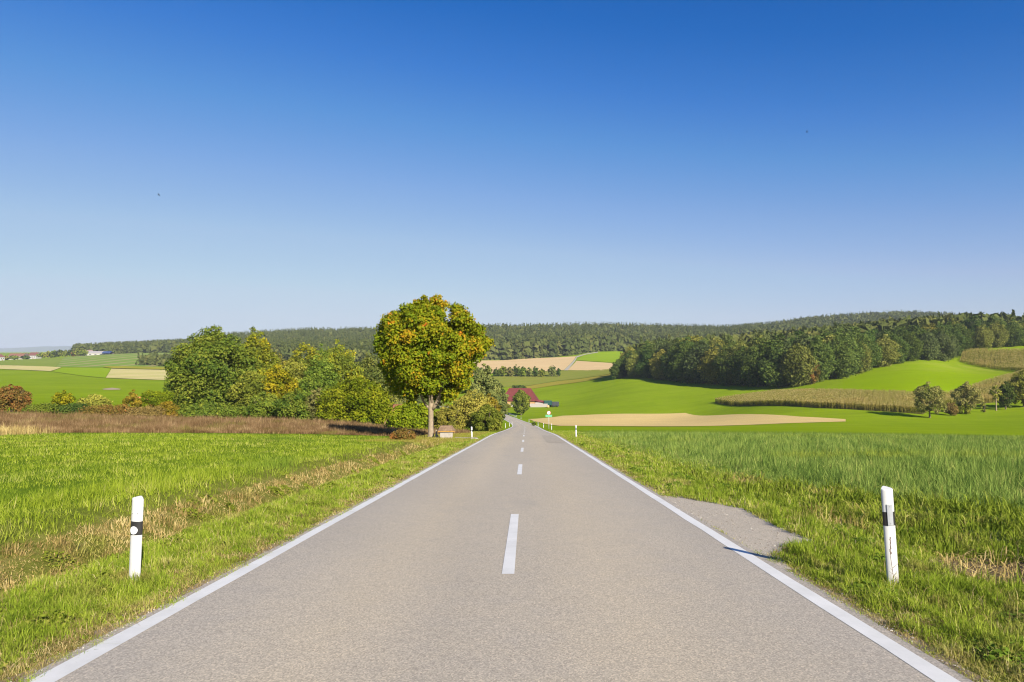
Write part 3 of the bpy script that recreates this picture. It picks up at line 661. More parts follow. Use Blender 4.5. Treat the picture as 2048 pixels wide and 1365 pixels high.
# trees and bushes standing alone: pixel column, ground height drawn from terrain, size from the photo at distance D
def plant(name, cat, label, px, top, wpx, D, leafkind, kind, n, ls, base=None, group=None, trunk=True, seed=0, lobes=60, lobe=0.17, droop=0.0, clear=0.06, bark=None, rag=0.12, sink=0.0, depth=1.0):
    x, y = wpt(px, D); zg = hz(x, y) - sink
    h = zray(top, D) - zg; w = wpx / F * D
    o = empty(name, (x, y, zg), 0, label=label, cat=cat, group=group)
    z0 = clear * h
    if n > 900 and kind not in ('conifer', 'larch'): n = int(n * 2.3); ls = ls * 0.66; rag *= .4
    elif n > 900: n = int(n * 1.9); ls = ls * .7
    if kind == 'conifer': me = conifer('crown', seed, w, h, z0, n, ls)
    elif kind == 'larch': me = conifer('crown', seed, w, h, z0, n, ls, 9, 0.05, 0.12)
    else: me = crown('crown', seed, w, h - z0, z0, n, ls, kind, lobes, lobe, droop, rag, depth)
    link('crown' if trunk else 'foliage', me, LM[leafkind], o)
    if trunk:
        r = max(0.05, 0.018 * h + 0.02)
        link('trunk', trunk_mesh('trunk', seed, z0 + 0.08 * h, r, h * 0.75, w * 0.9, 7), bark or BARK, o)
    else:
        b = MB(); rr = random.Random(seed)
        for k in range(6):
            a = rr.uniform(0, 6.28); b.tube([(0.1 * math.cos(a), 0.1 * math.sin(a), -0.1), (w * .18 * math.cos(a), w * .18 * math.sin(a), h * .4), (w * .3 * math.cos(a), w * .3 * math.sin(a), h * .75)], [0.05, 0.035, 0.012], 5)
        b.build('stem', BARK, o, smooth=True)
    return o

# the maple by the road
def maple():
    D = 51.0; x, y = wpt(862, D); zg = hz(x, y); k = D / F
    o = empty('maple_tree', (x, y, zg), 0, label='round maple turning orange, alone at the roadside beside the stone box', cat='tree')
    h = zray(586, D) - zg; w = 228 * k; z0 = h - 228 * k
    rng = np.random.default_rng(11)
    me = crown('crown', 21, w, h - z0, z0, 95000, 0.138, 'maple', 260, 0.086, 0.12, 0.12)
    # warmer leaves in scattered outer clusters, greener inside
    V = np.empty(len(me.vertices) * 3, np.float32); me.vertices.foreach_get('co', V); V = V.reshape(-1, 3)
    at = me.attributes['tint']; T = np.empty(len(V), np.float32); at.data.foreach_get('value', T)
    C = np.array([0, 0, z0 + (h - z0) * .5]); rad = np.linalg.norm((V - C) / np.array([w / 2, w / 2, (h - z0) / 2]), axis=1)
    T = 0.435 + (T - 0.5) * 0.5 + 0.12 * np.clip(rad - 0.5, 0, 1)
    for k_ in range(300):
        zc = 1 - 2 * (k_ + .5) / 300; d = np.array([math.sqrt(1 - zc * zc) * math.cos(k_ * 2.39996), math.sqrt(1 - zc * zc) * math.sin(k_ * 2.39996), zc]); d = unit(d + rng.normal(0, .1, 3)); q = C + d * np.array([w / 2, w / 2, (h - z0) / 2]) * rng.uniform(.75, 1.0); r_ = rng.uniform(.12, .34)
        dist = np.linalg.norm(V - q, axis=1); T += np.clip(1 - dist / r_, 0, 1) * rng.uniform(.05, .7)
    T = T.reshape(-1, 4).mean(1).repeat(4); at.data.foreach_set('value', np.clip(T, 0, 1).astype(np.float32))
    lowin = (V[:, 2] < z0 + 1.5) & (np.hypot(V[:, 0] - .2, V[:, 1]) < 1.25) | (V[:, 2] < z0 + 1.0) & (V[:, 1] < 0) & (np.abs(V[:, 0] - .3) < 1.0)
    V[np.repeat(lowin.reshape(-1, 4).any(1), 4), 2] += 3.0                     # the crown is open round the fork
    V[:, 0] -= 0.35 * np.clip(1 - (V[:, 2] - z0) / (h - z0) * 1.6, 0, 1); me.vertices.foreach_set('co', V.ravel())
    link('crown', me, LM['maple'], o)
    b = MB(); th = 62 * k
    b.tube([(0, 0, -.3), (0, 0, 0), (0, 0, .25), (0.0, 0, th * .5), (0.0, 0, th), (0.05, 0, th + 0.5)], [.36, .28, .22, .19, .20, .15], 14)
    for p, r_ in ((((-.05, 0, th * .93), (-.35, -.02, th + .12), (-.62, -.05, th + .55), (-1.0, 0, th + 1.5)), (.12, .1, .08, .04)),
                  (((.08, 0, th * .92), (.42, -.05, th + .25), (.6, -.05, th + .7), (.75, 0, th + 1.4), (1.1, .1, th + 3.4)), (.17, .15, .12, .11, .05)),
                  (((0, 0, th), (-.1, .1, th + 1.2), (-.25, .1, th + 3), (0, 0, th + 5)), (.16, .13, .1, .04)),
                  (((.05, 0, th), (.1, -.2, th + .9), (.3, -.9, th + 2.2), (.4, -1.6, th + 3.4)), (.11, .09, .06, .03)),
                  (((0, .1, th), (-.4, .8, th + 1.4), (-.9, 1.6, th + 2.8)), (.11, .08, .03)),
                  (((-.02, -.03, th + .05), (-.06, -.08, th + .3)), (.07, .05)),
                  (((.04, -.03, th + .05), (.05, -.1, th + .38)), (.06, .045))):
        b.tube(p, r_, 8)
    b.build('trunk', BARKP, o, smooth=True)
maple()

# hedge, bushes and trees of the left group
G1 = 'bushes and trees behind the brown weeds'
T_ = plant
T_('oak_tree', 'tree', 'big dense dark green oak rising above the brown weeds', 430, 648, 190, 112, 'oak', 'oak', 17000, 0.42, clear=0.02, seed=31, lobes=90, lobe=.13, rag=.12)
T_('birch_tree', 'tree', 'tall yellow tinged birch just right of the big oak', 514, 648, 88, 116, 'birch', 'oak', 6000, 0.36, seed=32, lobes=60, lobe=.15, droop=.5, bark=BARKB)
T_('maple_tree', 'tree', 'low bright yellow tree between the oak and the spruce', 555, 728, 92, 108, 'yellow', 'round', 3600, 0.40, seed=33, lobes=45)
T_('birch_tree', 'tree', 'weeping yellow green birch behind the spruce', 676, 676, 108, 122, 'birch', 'oak', 7000, 0.36, seed=34, lobes=60, lobe=.16, droop=.5, bark=BARKB)
T_('birch_tree', 'tree', 'smaller pale birch left of the spruce top', 612, 678, 100, 126, 'birch', 'oak', 6000, 0.36, seed=35, lobes=50, droop=.4, bark=BARKB)
T_('spruce_tree', 'tree', 'dark broad spruce in the middle of the left tree group', 642, 684, 112, 114, 'mid', 'spruce', 9000, 0.36, seed=36, clear=.02, lobes=110, lobe=.13, rag=.3)
T_('broadleaf_tree', 'tree', 'grey green tree crowded behind the yellow tree', 590, 716, 110, 118, 'olive', 'oak', 5000, 0.40, seed=37, lobes=55)
T_('broadleaf_tree', 'tree', 'dark green tree right behind the orange maple', 746, 700, 116, 128, 'spruce', 'oak', 6500, 0.42, seed=38, clear=.04)
T_('broadleaf_tree', 'tree', 'dense green tree standing left of the small green roofed gap', 504, 738, 84, 106, 'mid', 'round', 4200, 0.40, seed=39, lobes=55)
T_('bush', 'bush', 'large rounded olive bush beside the orange maple', 712, 750, 160, 92, 'green', 'bush', 10000, 0.30, seed=40, lobes=110, lobe=.11, trunk=False, clear=0)
T_('bush', 'bush', 'dark green bush at the foot of the spruce', 598, 776, 92, 94, 'oak', 'bush', 5200, 0.32, seed=41, lobes=60, lobe=.14, trunk=False, clear=0)
T_('bush', 'bush', 'dark green bush below the yellow tree', 530, 782, 80, 98, 'oak', 'bush', 4200, 0.32, seed=42, lobes=55, lobe=.14, trunk=False, clear=0)
T_('bush', 'bush', 'grey leaved bush between the spruce and the olive bush', 634, 772, 50, 93, 'pine', 'bush', 2600, 0.28, seed=43, lobes=35, trunk=False, clear=0)
T_('broadleaf_tree', 'tree', 'olive tree filling the gap behind the yellow tree', 556, 702, 122, 132, 'olive', 'oak', 5500, 0.42, seed=44, lobes=50)
T_('bush', 'bush', 'rust red bush at the left edge above the weeds', 22, 767, 76, 96, 'rust', 'bush', 5200, 0.26, seed=45, lobes=70, lobe=.13, trunk=False, clear=0)
T_('bush', 'bush', 'bright yellow bush in the low hedge', 127, 779, 42, 99, 'yellow', 'round', 2000, 0.24, seed=46, lobes=28, trunk=False, clear=.1)
T_('bush', 'bush', 'pale olive bush right of the bright yellow one', 188, 785, 62, 98, 'olive', 'bush', 3000, 0.25, seed=47, lobes=40, trunk=False, clear=0)
T_('bush', 'bush', 'yellow and orange bush beside the clipped hedge', 266, 778, 36, 100, 'orange', 'tall', 2200, 0.25, seed=48, lobes=30, trunk=False, clear=0)
T_('hedge', 'hedge', 'clipped yellow green hedge left of the oak', 312, 780, 66, 103, 'green', 'hedge', 5000, 0.22, seed=49, lobes=70, lobe=.14, trunk=False, clear=0)
T_('bush', 'bush', 'orange brown bush at the left foot of the oak', 336, 800, 56, 96, 'orange', 'bush', 2400, 0.24, seed=50, lobes=34, trunk=False, clear=0)
T_('bush', 'bush', 'low dark bramble right of the rust red bush', 92, 807, 74, 93, 'mid', 'bush', 2600, 0.22, seed=51, lobes=40, trunk=False, clear=0)
T_('bush', 'bush', 'low dark bramble below the bright yellow bush', 150, 806, 66, 94, 'dark', 'bush', 2400, 0.22, seed=52, lobes=40, trunk=False, clear=0)
T_('bush', 'bush', 'low reddish bramble below the pale olive bush', 215, 812, 92, 92, 'rust', 'bush', 2800, 0.22, seed=53, lobes=44, trunk=False, clear=0)
T_('bush', 'bush', 'low yellow brown scrub in front of the clipped hedge', 290, 812, 80, 93, 'brown', 'bush', 2600, 0.22, seed=54, lobes=40, trunk=False, clear=0)
T_('bush', 'bush', 'dark scrub under the big oak above the weeds', 420, 805, 130, 97, 'oak', 'bush', 6000, 0.32, seed=55, lobes=80, lobe=.12, trunk=False, clear=0)
# roadside bushes right of the maple
T_('bush', 'bush', 'dark green bush behind the maple trunk', 825, 800, 110, 76, 'green', 'bush', 6500, 0.26, seed=56, lobes=80, lobe=.12, trunk=False, clear=0)
T_('bush', 'bush', 'greyish bush behind the stone box', 898, 806, 64, 74, 'olive', 'bush', 4200, 0.22, seed=57, lobes=55, lobe=.13, trunk=False, clear=0)
T_('bush', 'bush', 'large yellow olive bush by the road bend', 945, 778, 104, 96, 'olive', 'bush', 7000, 0.28, seed=58, lobes=90, lobe=.12, trunk=False, clear=0)
T_('bush', 'bush', 'golden leaved bush at the road side end of the thicket', 978, 786, 54, 98, 'orange', 'tall', 3600, 0.26, seed=59, lobes=45, trunk=False, clear=0)
T_('bush', 'bush', 'green bush closest to the left road bend', 974, 806, 66, 90, 'mid', 'bush', 4600, 0.24, seed=60, lobes=55, lobe=.13, trunk=False, clear=0)
T_('pine_tree', 'tree', 'tall dark pine behind the yellow olive roadside bush', 972, 726, 62, 150, 'pine', 'open', 5200, 0.5, seed=61, lobes=55, lobe=.17, rag=.3)
T_('spruce_tree', 'tree', 'dark spruce seen just right of the maple crown', 936, 752, 60, 160, 'spruce', 'conifer', 3500, 0.5, seed=62)
T_('pine_tree', 'tree', 'lower pine beside the red barn roof', 998, 764, 40, 170, 'pine', 'open', 2800, 0.5, seed=63, lobes=36, rag=.25)
T_('bush', 'bush', 'russet shrub at the end of the ditch', 806, 857, 50, 45, 'rust', 'bush', 2600, 0.13, seed=64, lobes=36, trunk=False, clear=0)
T_('bush', 'bush', 'small dark shrub beside the distant right road posts', 1067, 844, 9, 168, 'dark', 'round', 400, 0.22, seed=65, lobes=12, trunk=False, clear=.1)
T_('broadleaf_tree', 'tree', 'dense egg shaped tree in front of the red barn', 1042, 778, 39, 305, 'mid', 'egg', 5200, 0.6, seed=66, lobes=60, lobe=.15, clear=.06)
T_('bush', 'bush', 'low bush at the left corner of the red barn', 1012, 806, 22, 350, 'olive', 'bush', 700, 0.6, seed=67, lobes=14, trunk=False, clear=0)
T_('bush', 'bush', 'dark low hedge on the slope behind the barn roof', 1038, 770, 30, 470, 'dark', 'bush', 700, 0.8, seed=68, lobes=14, trunk=False, clear=0)

# small trees in front of the right corn
T_('broadleaf_tree', 'tree', 'ragged olive tree standing alone before the corn strip', 1858, 762, 60, 190, 'larch', 'tall', 3200, 0.42, seed=71, clear=.1, lobes=34, lobe=.15, rag=.5)
T_('broadleaf_tree', 'tree', 'second ragged olive tree, between the brownish shrub and the bare trunk', 1931, 760, 52, 204, 'larch', 'egg', 2800, 0.42, seed=72, clear=.08, lobes=30, lobe=.16, rag=.5)
T_('bush', 'bush', 'brownish shrub between the two ragged olive trees', 1902, 803, 30, 197, 'brown', 'open', 1600, 0.34, seed=73, lobes=24, trunk=False, clear=0)
T_('bush', 'bush', 'green shrub at the foot of the second ragged olive tree', 1926, 800, 24, 202, 'mid', 'bush', 1200, 0.34, seed=74, lobes=18, trunk=False, clear=0)
T_('broadleaf_tree', 'tree', 'thin leaning tree with a bare pale trunk before the slope corn', 1991, 768, 22, 212, 'olive', 'open', 700, 0.4, seed=75, lobes=14, clear=.35, bark=BARKP)
T_('broadleaf_tree', 'tree', 'small dark tree right of the bare trunked one', 2010, 762, 34, 215, 'dark', 'round', 2600, 0.42, seed=76, lobes=36)
T_('broadleaf_tree', 'tree', 'large olive tree at the right edge before the corn slope', 2046, 738, 62, 218, 'olive', 'oak', 5200, 0.46, seed=77, lobes=60, lobe=.14)
T_('bush', 'bush', 'tiny olive bush left of the bare pale trunk', 1966, 799, 12, 208, 'olive', 'bush', 500, 0.3, seed=78, lobes=10, trunk=False, clear=0)

# row of small trees on the far slope
rr = random.Random(5)
ROW = [(952, 727, 26), (966, 733, 20), (994, 735, 16), (1006, 731, 15), (1020, 733, 18), (1033, 729, 19), (1046, 732, 16), (1058, 734, 15), (1070, 733, 15), (1084, 737, 13), (1104, 729, 17), (1117, 736, 9)]
ROWL = ['first and tallest', 'second', 'third', 'fourth', 'fifth', 'sixth', 'seventh', 'eighth', 'ninth', 'tenth', 'last full rounded', 'tiny last']
for i, (px, top, w) in enumerate(ROW):
    T_('broadleaf_tree', 'tree', f'{ROWL[i]} dark tree from the left in the row above the olive crop', px, top, w, 555, ('mid', 'pine', 'dark')[i % 3], ('tall', 'round')[i % 2], 420, 1.0, group='row of small trees above the olive crop', seed=90 + i, lobes=16, lobe=.22, clear=.08)
# village trees far left
VT = [(12, 712, 20, 'olive'), (28, 711, 16, 'mid'), (52, 711, 14, 'dark'), (84, 704, 18, 'mid'), (97, 702, 20, 'olive'), (108, 701, 18, 'mid'), (119, 698, 18, 'dark'), (131, 699, 20, 'mid'), (143, 696, 16, 'dark'), (147, 700, 10, 'rust'), (158, 695, 22, 'olive'), (167, 698, 16, 'mid')]
VL = ['leftmost low tree before the red roofed house', 'low tree hiding the long red roof', 'dark low tree between the two red roofs', 'round tree right of the village houses', 'pale round tree of the village row', 'middle green tree of the village row', 'dark pointed tree of the village row',
      'broad tree near the end of the village row', 'dark tree before the rusty one', 'small rusty red tree in the village row', 'large olive tree left of the long white barn', 'green tree touching the long white barn']
for i, (px, top, w, lk) in enumerate(VT):
    T_('broadleaf_tree', 'tree', VL[i], px, top, w, 1040, lk, 'round', 260, 1.9, group='village trees on the left ridge', seed=120 + i, lobes=12, lobe=.25, clear=.05)

# ------------------------------------------------------------------ the wood on the right: every tree in its first rows is one object
WV = [('tall', 81), ('oak', 82), ('wood', 83), ('tall', 84), ('wood', 85), ('oak', 86)]
WM = [(crown('crown', sd, 14.5, 20.0, 0.2, 10500, 0.56, k, 24, .26, 0.1, .06, lvar=.06), trunk_mesh('trunk', sd, 2.5, .28, 14, 9, 6)) for k, sd in WV]
for c, tr in WM: c.materials.append(LM['dark']); tr.materials.append(BARK)
EDGE = [(1238, 694, 430), (1262, 684, 424), (1300, 676, 410), (1350, 664, 392), (1400, 664, 370), (1450, 672, 349), (1500, 668, 333), (1550, 666, 318), (1600, 662, 304), (1660, 650, 310), (1700, 643, 322), (1740, 650, 336), (1790, 647, 345), (1850, 643, 357), (1905, 642, 368), (1940, 636, 396), (2000, 626, 402), (2060, 632, 408), (2130, 630, 415)]
def wood():
    E = np.array([(*wpt(p, D), t) for p, t, D in EDGE]); pxs = np.array([e[0] for e in EDGE])
    seg = np.concatenate([[0], np.cumsum(np.linalg.norm(np.diff(E[:, :2], axis=0), axis=1))])
    rng = random.Random(3); ordn = 0
    words_ = ['dark green', 'olive tinged', 'dense green', 'yellow tinged', 'grey green']
    lk = ['dark', 'wood_olive', 'wood_mid', 'wood_yellow', 'wood_grey']
    for row in range(4):
        s = 0.0 + row * 3.2; k = 0
        while s < seg[-1]:
            x, y = np.interp(s, seg, E[:, 0]), np.interp(s, seg, E[:, 1]); top = np.interp(s, seg, E[:, 2])
            x += rng.uniform(-1.2, 1.2) + row * 1.5; y += rng.uniform(-1.5, 1.5) + row * 7.5 + 2.0
            px = 1024 + x / y * F
            if row < 2 and any(abs(px - g) < 9 for g in (1474, 1752, 1866, 1944)): s += 3; continue
            zg = hz(x, y); D = y
            want = zray(top + rng.uniform(0, 16) * (1 if row < 2 else 0.6), D) - zg
            h = min(max(want * (0.86, .96, 1.0, 1.0)[row], 12), 27) * rng.uniform(.93, 1.05)
            if px < 1262: h *= .8
            left = px < 1480
            ci = rng.choices(range(5), (5, 4, 3, 2, 2) if left else (7, 2, 4, 0.6, 3))[0]
            v = rng.randrange(6); c, tr = WM[v]
            lab = f'{words_[ci]} tree number {k + 1} from the left in the ' + ('front edge' if row == 0 else f'{("second", "third", "fourth")[row - 1]} rank') + ' of the wood'
            o = empty('broadleaf_tree', (x, y, zg), rng.uniform(0, 6.28), label=lab, cat='tree', group='trees of the wood behind the corn strip')
            sc = h / 20.0; sw = sc * rng.uniform(.85, 1.15)
            o.scale = (sw, sw, sc)
            oc = bpy.data.objects.new('crown', c); COL.objects.link(oc); oc.parent = o
            oc.material_slots[0].link = 'OBJECT'; oc.material_slots[0].material = LM[lk[ci]]
            ot = bpy.data.objects.new('trunk', tr); COL.objects.link(ot); ot.parent = o
            s += rng.uniform(10.0, 13.5) * (1 + 0.12 * row); k += 1
wood()
T_('broadleaf_tree', 'tree', 'rusty orange tree at the front edge of the wood above the corn', 1622, 712, 32, 306, 'rust', 'tall', 2600, 0.6, seed=140, lobes=40, clear=.02)

# far woods: one mass each
def far_wood(name, label, poly, n, hrange, wrange, seed, conif=0.75, leaves=46, mat='wood', hts=None):
    rng = np.random.default_rng(seed); P = np.array(poly); lo, hi = P.min(0), P.max(0); X = np.zeros(0); Y = np.zeros(0)
    while len(X) < n:
        x = rng.uniform(lo[0], hi[0], n); y = rng.uniform(lo[1], hi[1], n); m = in_poly(x, y, poly); X = np.concatenate([X, x[m]]); Y = np.concatenate([Y, y[m]])
    X, Y = X[:n], Y[:n]; Z = H(X, Y)
    h = rng.uniform(*hrange, n); w = rng.uniform(*wrange, n); con = rng.uniform(size=n) < conif
    w = np.where(con, w * .8, w * 1.3); h = np.where(con, h * 1.08, h * .88); ti = rng.normal(0.5, .14, n)
    i = np.repeat(np.arange(n), leaves); m = len(i)
    t = rng.uniform(0.02, 1, m); a = rng.uniform(0, 6.283, m)
    prof = np.where(con[i], (1 - t) ** .85 * .9 + .04, np.sqrt(np.clip(1 - (2 * t - .9) ** 2 / 1.25, 0.02, 1)))
    r = prof * w[i] / 2 * np.sqrt(rng.uniform(.4, 1, m))
    Pp = np.stack([X[i] + r * np.cos(a), Y[i] + r * np.sin(a), Z[i] + t * h[i]], -1)
    Nn = unit(np.stack([np.cos(a), np.sin(a), np.full(m, .5)], -1) + rng.normal(0, .5, (m, 3)))
    size = w[i] * np.where(con[i], .30, .34) * rng.uniform(.7, 1.3, m) * (1 - .45 * t * con[i])
    me = quads(name, Pp, Nn, size, ti[i] - .12 * con[i] + rng.normal(0, .07, m), 1.5, rng)
    return tag(link(name, me, LM[mat]), label, 'wood', None, 'stuff')
def wp(*l): return [wpt(a, b) for a, b in l]
far_wood('distant_wood', 'mixed wood along the far edge of the tan stubble field', wp((880, 850), (1000, 855), (1150, 880), (1205, 925), (1300, 985), (1560, 1000), (1560, 1080), (1300, 1060), (1150, 990), (880, 930)), 1500, (19, 26), (8, 13), 1, .35, 60)
far_wood('distant_wood', 'conifer wood covering the hill behind the maple and the stubble fields', wp((880, 930), (1150, 985), (1300, 1050), (1520, 1080), (1520, 1470), (1200, 1470), (880, 1470)), 3600, (19, 26), (7, 11), 2, .7, 44)
far_wood('distant_wood', 'grey green conifer wood on the hill behind the left tree group', wp((430, 760), (640, 620), (900, 700), (900, 1470), (640, 1500), (400, 1500), (430, 1100)), 5200, (19, 26), (7, 11), 3, .8, 44)
far_wood('distant_wood', 'low wood on the left ridge behind the long white barn', wp((150, 1120), (210, 1100), (430, 1060), (480, 1500), (150, 1480)), 2000, (13, 20), (7, 12), 4, .6, 44)
far_wood('distant_wood', 'conifer wood on the highest hill behind the right wood', wp((1480, 1050), (2300, 1000), (2300, 1560), (1460, 1500)), 5000, (18, 25), (8, 12), 5, .6, 44)
far_wood('dark_thicket', 'dark thicket at the left edge of the hay square beside the oak', wp((270, 690), (420, 650), (420, 760), (300, 760)), 160, (7, 12), (6, 9), 6, .6, 70)
far_wood('distant_wood', 'interior of the right wood behind its first ranks', [(wpt(p, D)[0] + 6, wpt(p, D)[1] + 32) for p, t, D in EDGE] + wp((2300, 600), (1700, 560), (1340, 520)), 900, (17, 22), (9, 12), 7, .1, 90, 'wood')
far_wood('distant_wood', 'shrubby trees in the hollow behind the left tree group', wp((440, 400), (860, 330), (860, 480), (440, 640)), 260, (7, 12), (8, 12), 8, .2, 120, 'wood')

# ------------------------------------------------------------------ grass, weeds and crops (nobody could count the blades)
def vnoise(x, y, size, seed):
    """smooth random field, about -1..1, with features of the given size in metres"""
    r = np.random.default_rng(seed); out = np.zeros(len(x))
    for k in range(7):
        a = r.uniform(0, 6.283); f = 6.283 / (size * r.uniform(.6, 1.9)); out += np.sin((x * np.cos(a) + y * np.sin(a)) * f + r.uniform(0, 6.283) + 1.2 * np.sin((y * np.cos(a) - x * np.sin(a)) * f * .6))
    return out / 2.6
def wide_tint(mu, sd, size=.5, amp=.14, seed=1):
    return lambda rng, X, Y: rng.normal(mu, sd, len(X)) + amp * vnoise(X, Y, size, seed) + amp * .8 * vnoise(X, Y, size * 4, seed + 5)
def var_h(size, amp, seed, extra=None):
    def f(X, Y):
        h = np.clip(1 + amp * vnoise(X, Y, size, seed) + amp * .5 * vnoise(X, Y, size * 3.5, seed + 3), .25, 2.6)
        return h * (extra(X, Y) if extra else 1)
    return f
def blades(name, label, poly, dens, hgt, wid, mat, cat='grass', seed=1, d0=6.0, p=1.6, lean=0.35, keep=None, tri=False, ymax=None, tintf=None, cap=260000, hfun=None, wpow=0.8, clump=0.0, clump_size=.45):
    rng = np.random.default_rng(seed); P = np.array(poly); lo, hi = P.min(0), P.max(0)
    area = (hi[0] - lo[0]) * (hi[1] - lo[1]); X = []; Y = []; tot = int(area * dens); done = 0
    while done < tot:
        m = min(2000000, tot - done); done += m
        x = rng.uniform(lo[0], hi[0], m); y = rng.uniform(lo[1], hi[1], m)
        d = np.hypot(x, y); ok = rng.uniform(size=m) < np.minimum(1, (d0 / d) ** p)
        ok &= np.abs(x) < 0.92 * y + 3.5
        x, y = x[ok], y[ok]; ok = in_poly(x, y, poly); x, y = x[ok], y[ok]
        if clump:
            f = np.clip(vnoise(x, y, clump_size, seed + 40), -1, 1); ok = rng.uniform(size=len(x)) < 1 - clump * (0.5 - 0.5 * f); x, y = x[ok], y[ok]
        X.append(x); Y.append(y)
    X = np.concatenate(X); Y = np.concatenate(Y)
    if keep is not None: m = keep(X, Y); X, Y = X[m], Y[m]
    if len(X) > cap:
        k = rng.permutation(len(X))[:cap]; X, Y = X[k], Y[k]
    n = len(X); D = np.hypot(X, Y); Z = H(X, Y, True) - 0.01
    f = np.maximum(1, D / d0) ** wpow
    h = rng.uniform(hgt[0], hgt[1], n) * rng.choice([1, 1, 1, 1.35], n)
    if hfun is not None: h = h * hfun(X, Y)
    w = rng.uniform(wid[0], wid[1], n) * f
    a = rng.uniform(0, np.pi, n); ux, uy = np.cos(a), np.sin(a)
    la = rng.uniform(0, 2 * np.pi, n); ln = np.abs(rng.normal(0, lean, n)) * h; lx, ly = np.cos(la) * ln, np.sin(la) * ln
    B = np.stack([X, Y, Z], -1); Wv = np.stack([ux * w / 2, uy * w / 2, 0 * w], -1)
    M = B + np.stack([lx * .35, ly * .35, h * .6], -1); Tp = B + np.stack([lx, ly, h * np.clip(1 - .25 * (ln / h) ** 2, .4, 1)], -1)
    tint = rng.normal(.5, .2, n) if tintf is None else tintf(rng, X, Y)
    if tri:
        V = np.stack([B - Wv, B + Wv, Tp], 1).reshape(-1, 3); me = np_mesh(name, V, [np.arange(3 * n).reshape(n, 3)], {'tint': np.repeat(np.clip(tint, 0, 1), 3)})
    else:
        V = np.stack([B - Wv, B + Wv, M + Wv * .8, M - Wv * .8, Tp], 1).reshape(-1, 3); i = np.arange(n)[:, None] * 5
        me = np_mesh(name, V, [i + np.array([[0, 1, 2, 3]]), i + np.array([[3, 2, 4]])], {'tint': np.repeat(np.clip(tint, 0, 1), 5)})
    o = link(name, me, mat); print('blades', name, n)
    return tag(o, label, cat, None, 'stuff')

GREEN = [(0.0, (0.10, 0.155, 0.015)), (0.45, (0.25, 0.33, 0.03)), (0.78, (0.37, 0.43, 0.05)), (0.92, (0.48, 0.45, 0.12)), (1.0, (0.58, 0.50, 0.22))]
DRY = [(0.0, (0.20, 0.14, 0.045)), (0.5, (0.46, 0.34, 0.125)), (1.0, (0.68, 0.54, 0.25))]
VERGE = blade_mat('verge_blades', GREEN, 0.25, [(1.3, 0.54, 0.74, DRY, (1, 0.6, 1))])
DITCH = blade_mat('ditch_blades', DRY, 0.2, [(0.7, 0.56, 0.66, GREEN, (1, 0.5, 1))])
MEAD = blade_mat('meadow_blades', [(0.0, (0.14, 0.20, 0.016)), (0.5, (0.265, 0.33, 0.026)), (0.85, (0.38, 0.42, 0.06)), (1.0, (0.50, 0.45, 0.15))], 0.25, [(0.22, 0.5, 0.7, [(0.0, (0.09, 0.165, 0.02)), (1.0, (0.21, 0.29, 0.035))], (1, 0.6, 1)), (0.5, 0.6, 0.75, [(0.0, (0.20, 0.20, 0.03)), (1.0, (0.44, 0.42, 0.10))], (1, 0.5, 1))])
CROPM = blade_mat('crop_blades', [(0.0, (0.055, 0.11, 0.022)), (0.5, (0.20, 0.285, 0.056)), (0.85, (0.34, 0.415, 0.095)), (1.0, (0.46, 0.45, 0.13))], 0.22, [(0.16, 0.55, 0.7, [(0.0, (0.15, 0.21, 0.025)), (1.0, (0.38, 0.42, 0.06))], (0.4, 1.3, 1))])
WEEDM = blade_mat('weed_blades', [(0.0, (0.10, 0.06, 0.025)), (0.5, (0.22, 0.135, 0.065)), (0.85, (0.34, 0.22, 0.115)), (1.0, (0.46, 0.34, 0.17))], 0.12, [(0.25, 0.56, 0.68, [(0.0, (0.10, 0.10, 0.02)), (1.0, (0.25, 0.22, 0.05))], (1, 0.6, 1)), (0.12, 0.66, 0.72, DRY, (0.6, 1, 1))])
STRAWB = blade_mat('straw_blades', DRY, 0.15)
RANK = blade_mat('rank_blades', [(0.0, (0.10, 0.14, 0.015)), (0.5, (0.22, 0.28, 0.028)), (1.0, (0.38, 0.40, 0.07))], 0.22, [(0.7, 0.55, 0.68, DRY, None)])

def axis_poly(a, b, s0, s1):
    L = [(-0.186 + 0.0205 * s + a, s) for s in (s0, s1)]; Rr = [(-0.186 + 0.0205 * s + b, s) for s in (s1, s0)]; return L + Rr
_c = np.mean(np.array(LAYBY), 0); lay = [(3.0 if p[0] < 3.2 else _c[0] + (p[0] - _c[0]) * .86, _c[1] + (p[1] - _c[1]) * .9) for p in LAYBY]
def soil_keep(X, Y):
    e = ((X - 5.45) / .75) ** 2 + ((Y - 7.6) / .8) ** 2 + .5 * vnoise(X, Y, .4, 21)
    return e > .8
def verge_keep(X, Y):
    return ~in_poly(X, Y, lay) & soil_keep(X, Y)
def edge_h(X, Y):
    d = np.abs(X - (-0.186 + 0.0205 * Y)); return np.clip((d - 2.85) / 0.5, 0.45, 1)
def mead_h(X, Y):
    d = -(X - (-0.186 + 0.0205 * Y)); n = 0.5 + 0.5 * np.sin(X * .9 + 2 * np.sin(Y * .31)) * np.sin(Y * .7 + 1.5 * np.sin(X * .4))
    return (0.75 + 0.5 * n) * (1 + 1.5 * np.clip(1 - np.abs(d - 8.0) / 1.6, 0, 1) * np.clip(1.2 - Y / 30, 0, 1))
blades('verge_grass', 'short grass on the verge between the ditch and the edge line', axis_poly(-5.0, -2.86, 2.5, 75), 7500, (.04, .095), (.0028, .006), VERGE, seed=2, keep=verge_keep, hfun=var_h(.4, .45, 2, edge_h), cap=700000, clump=.4, lean=.8, tintf=wide_tint(.48, .2, .4))
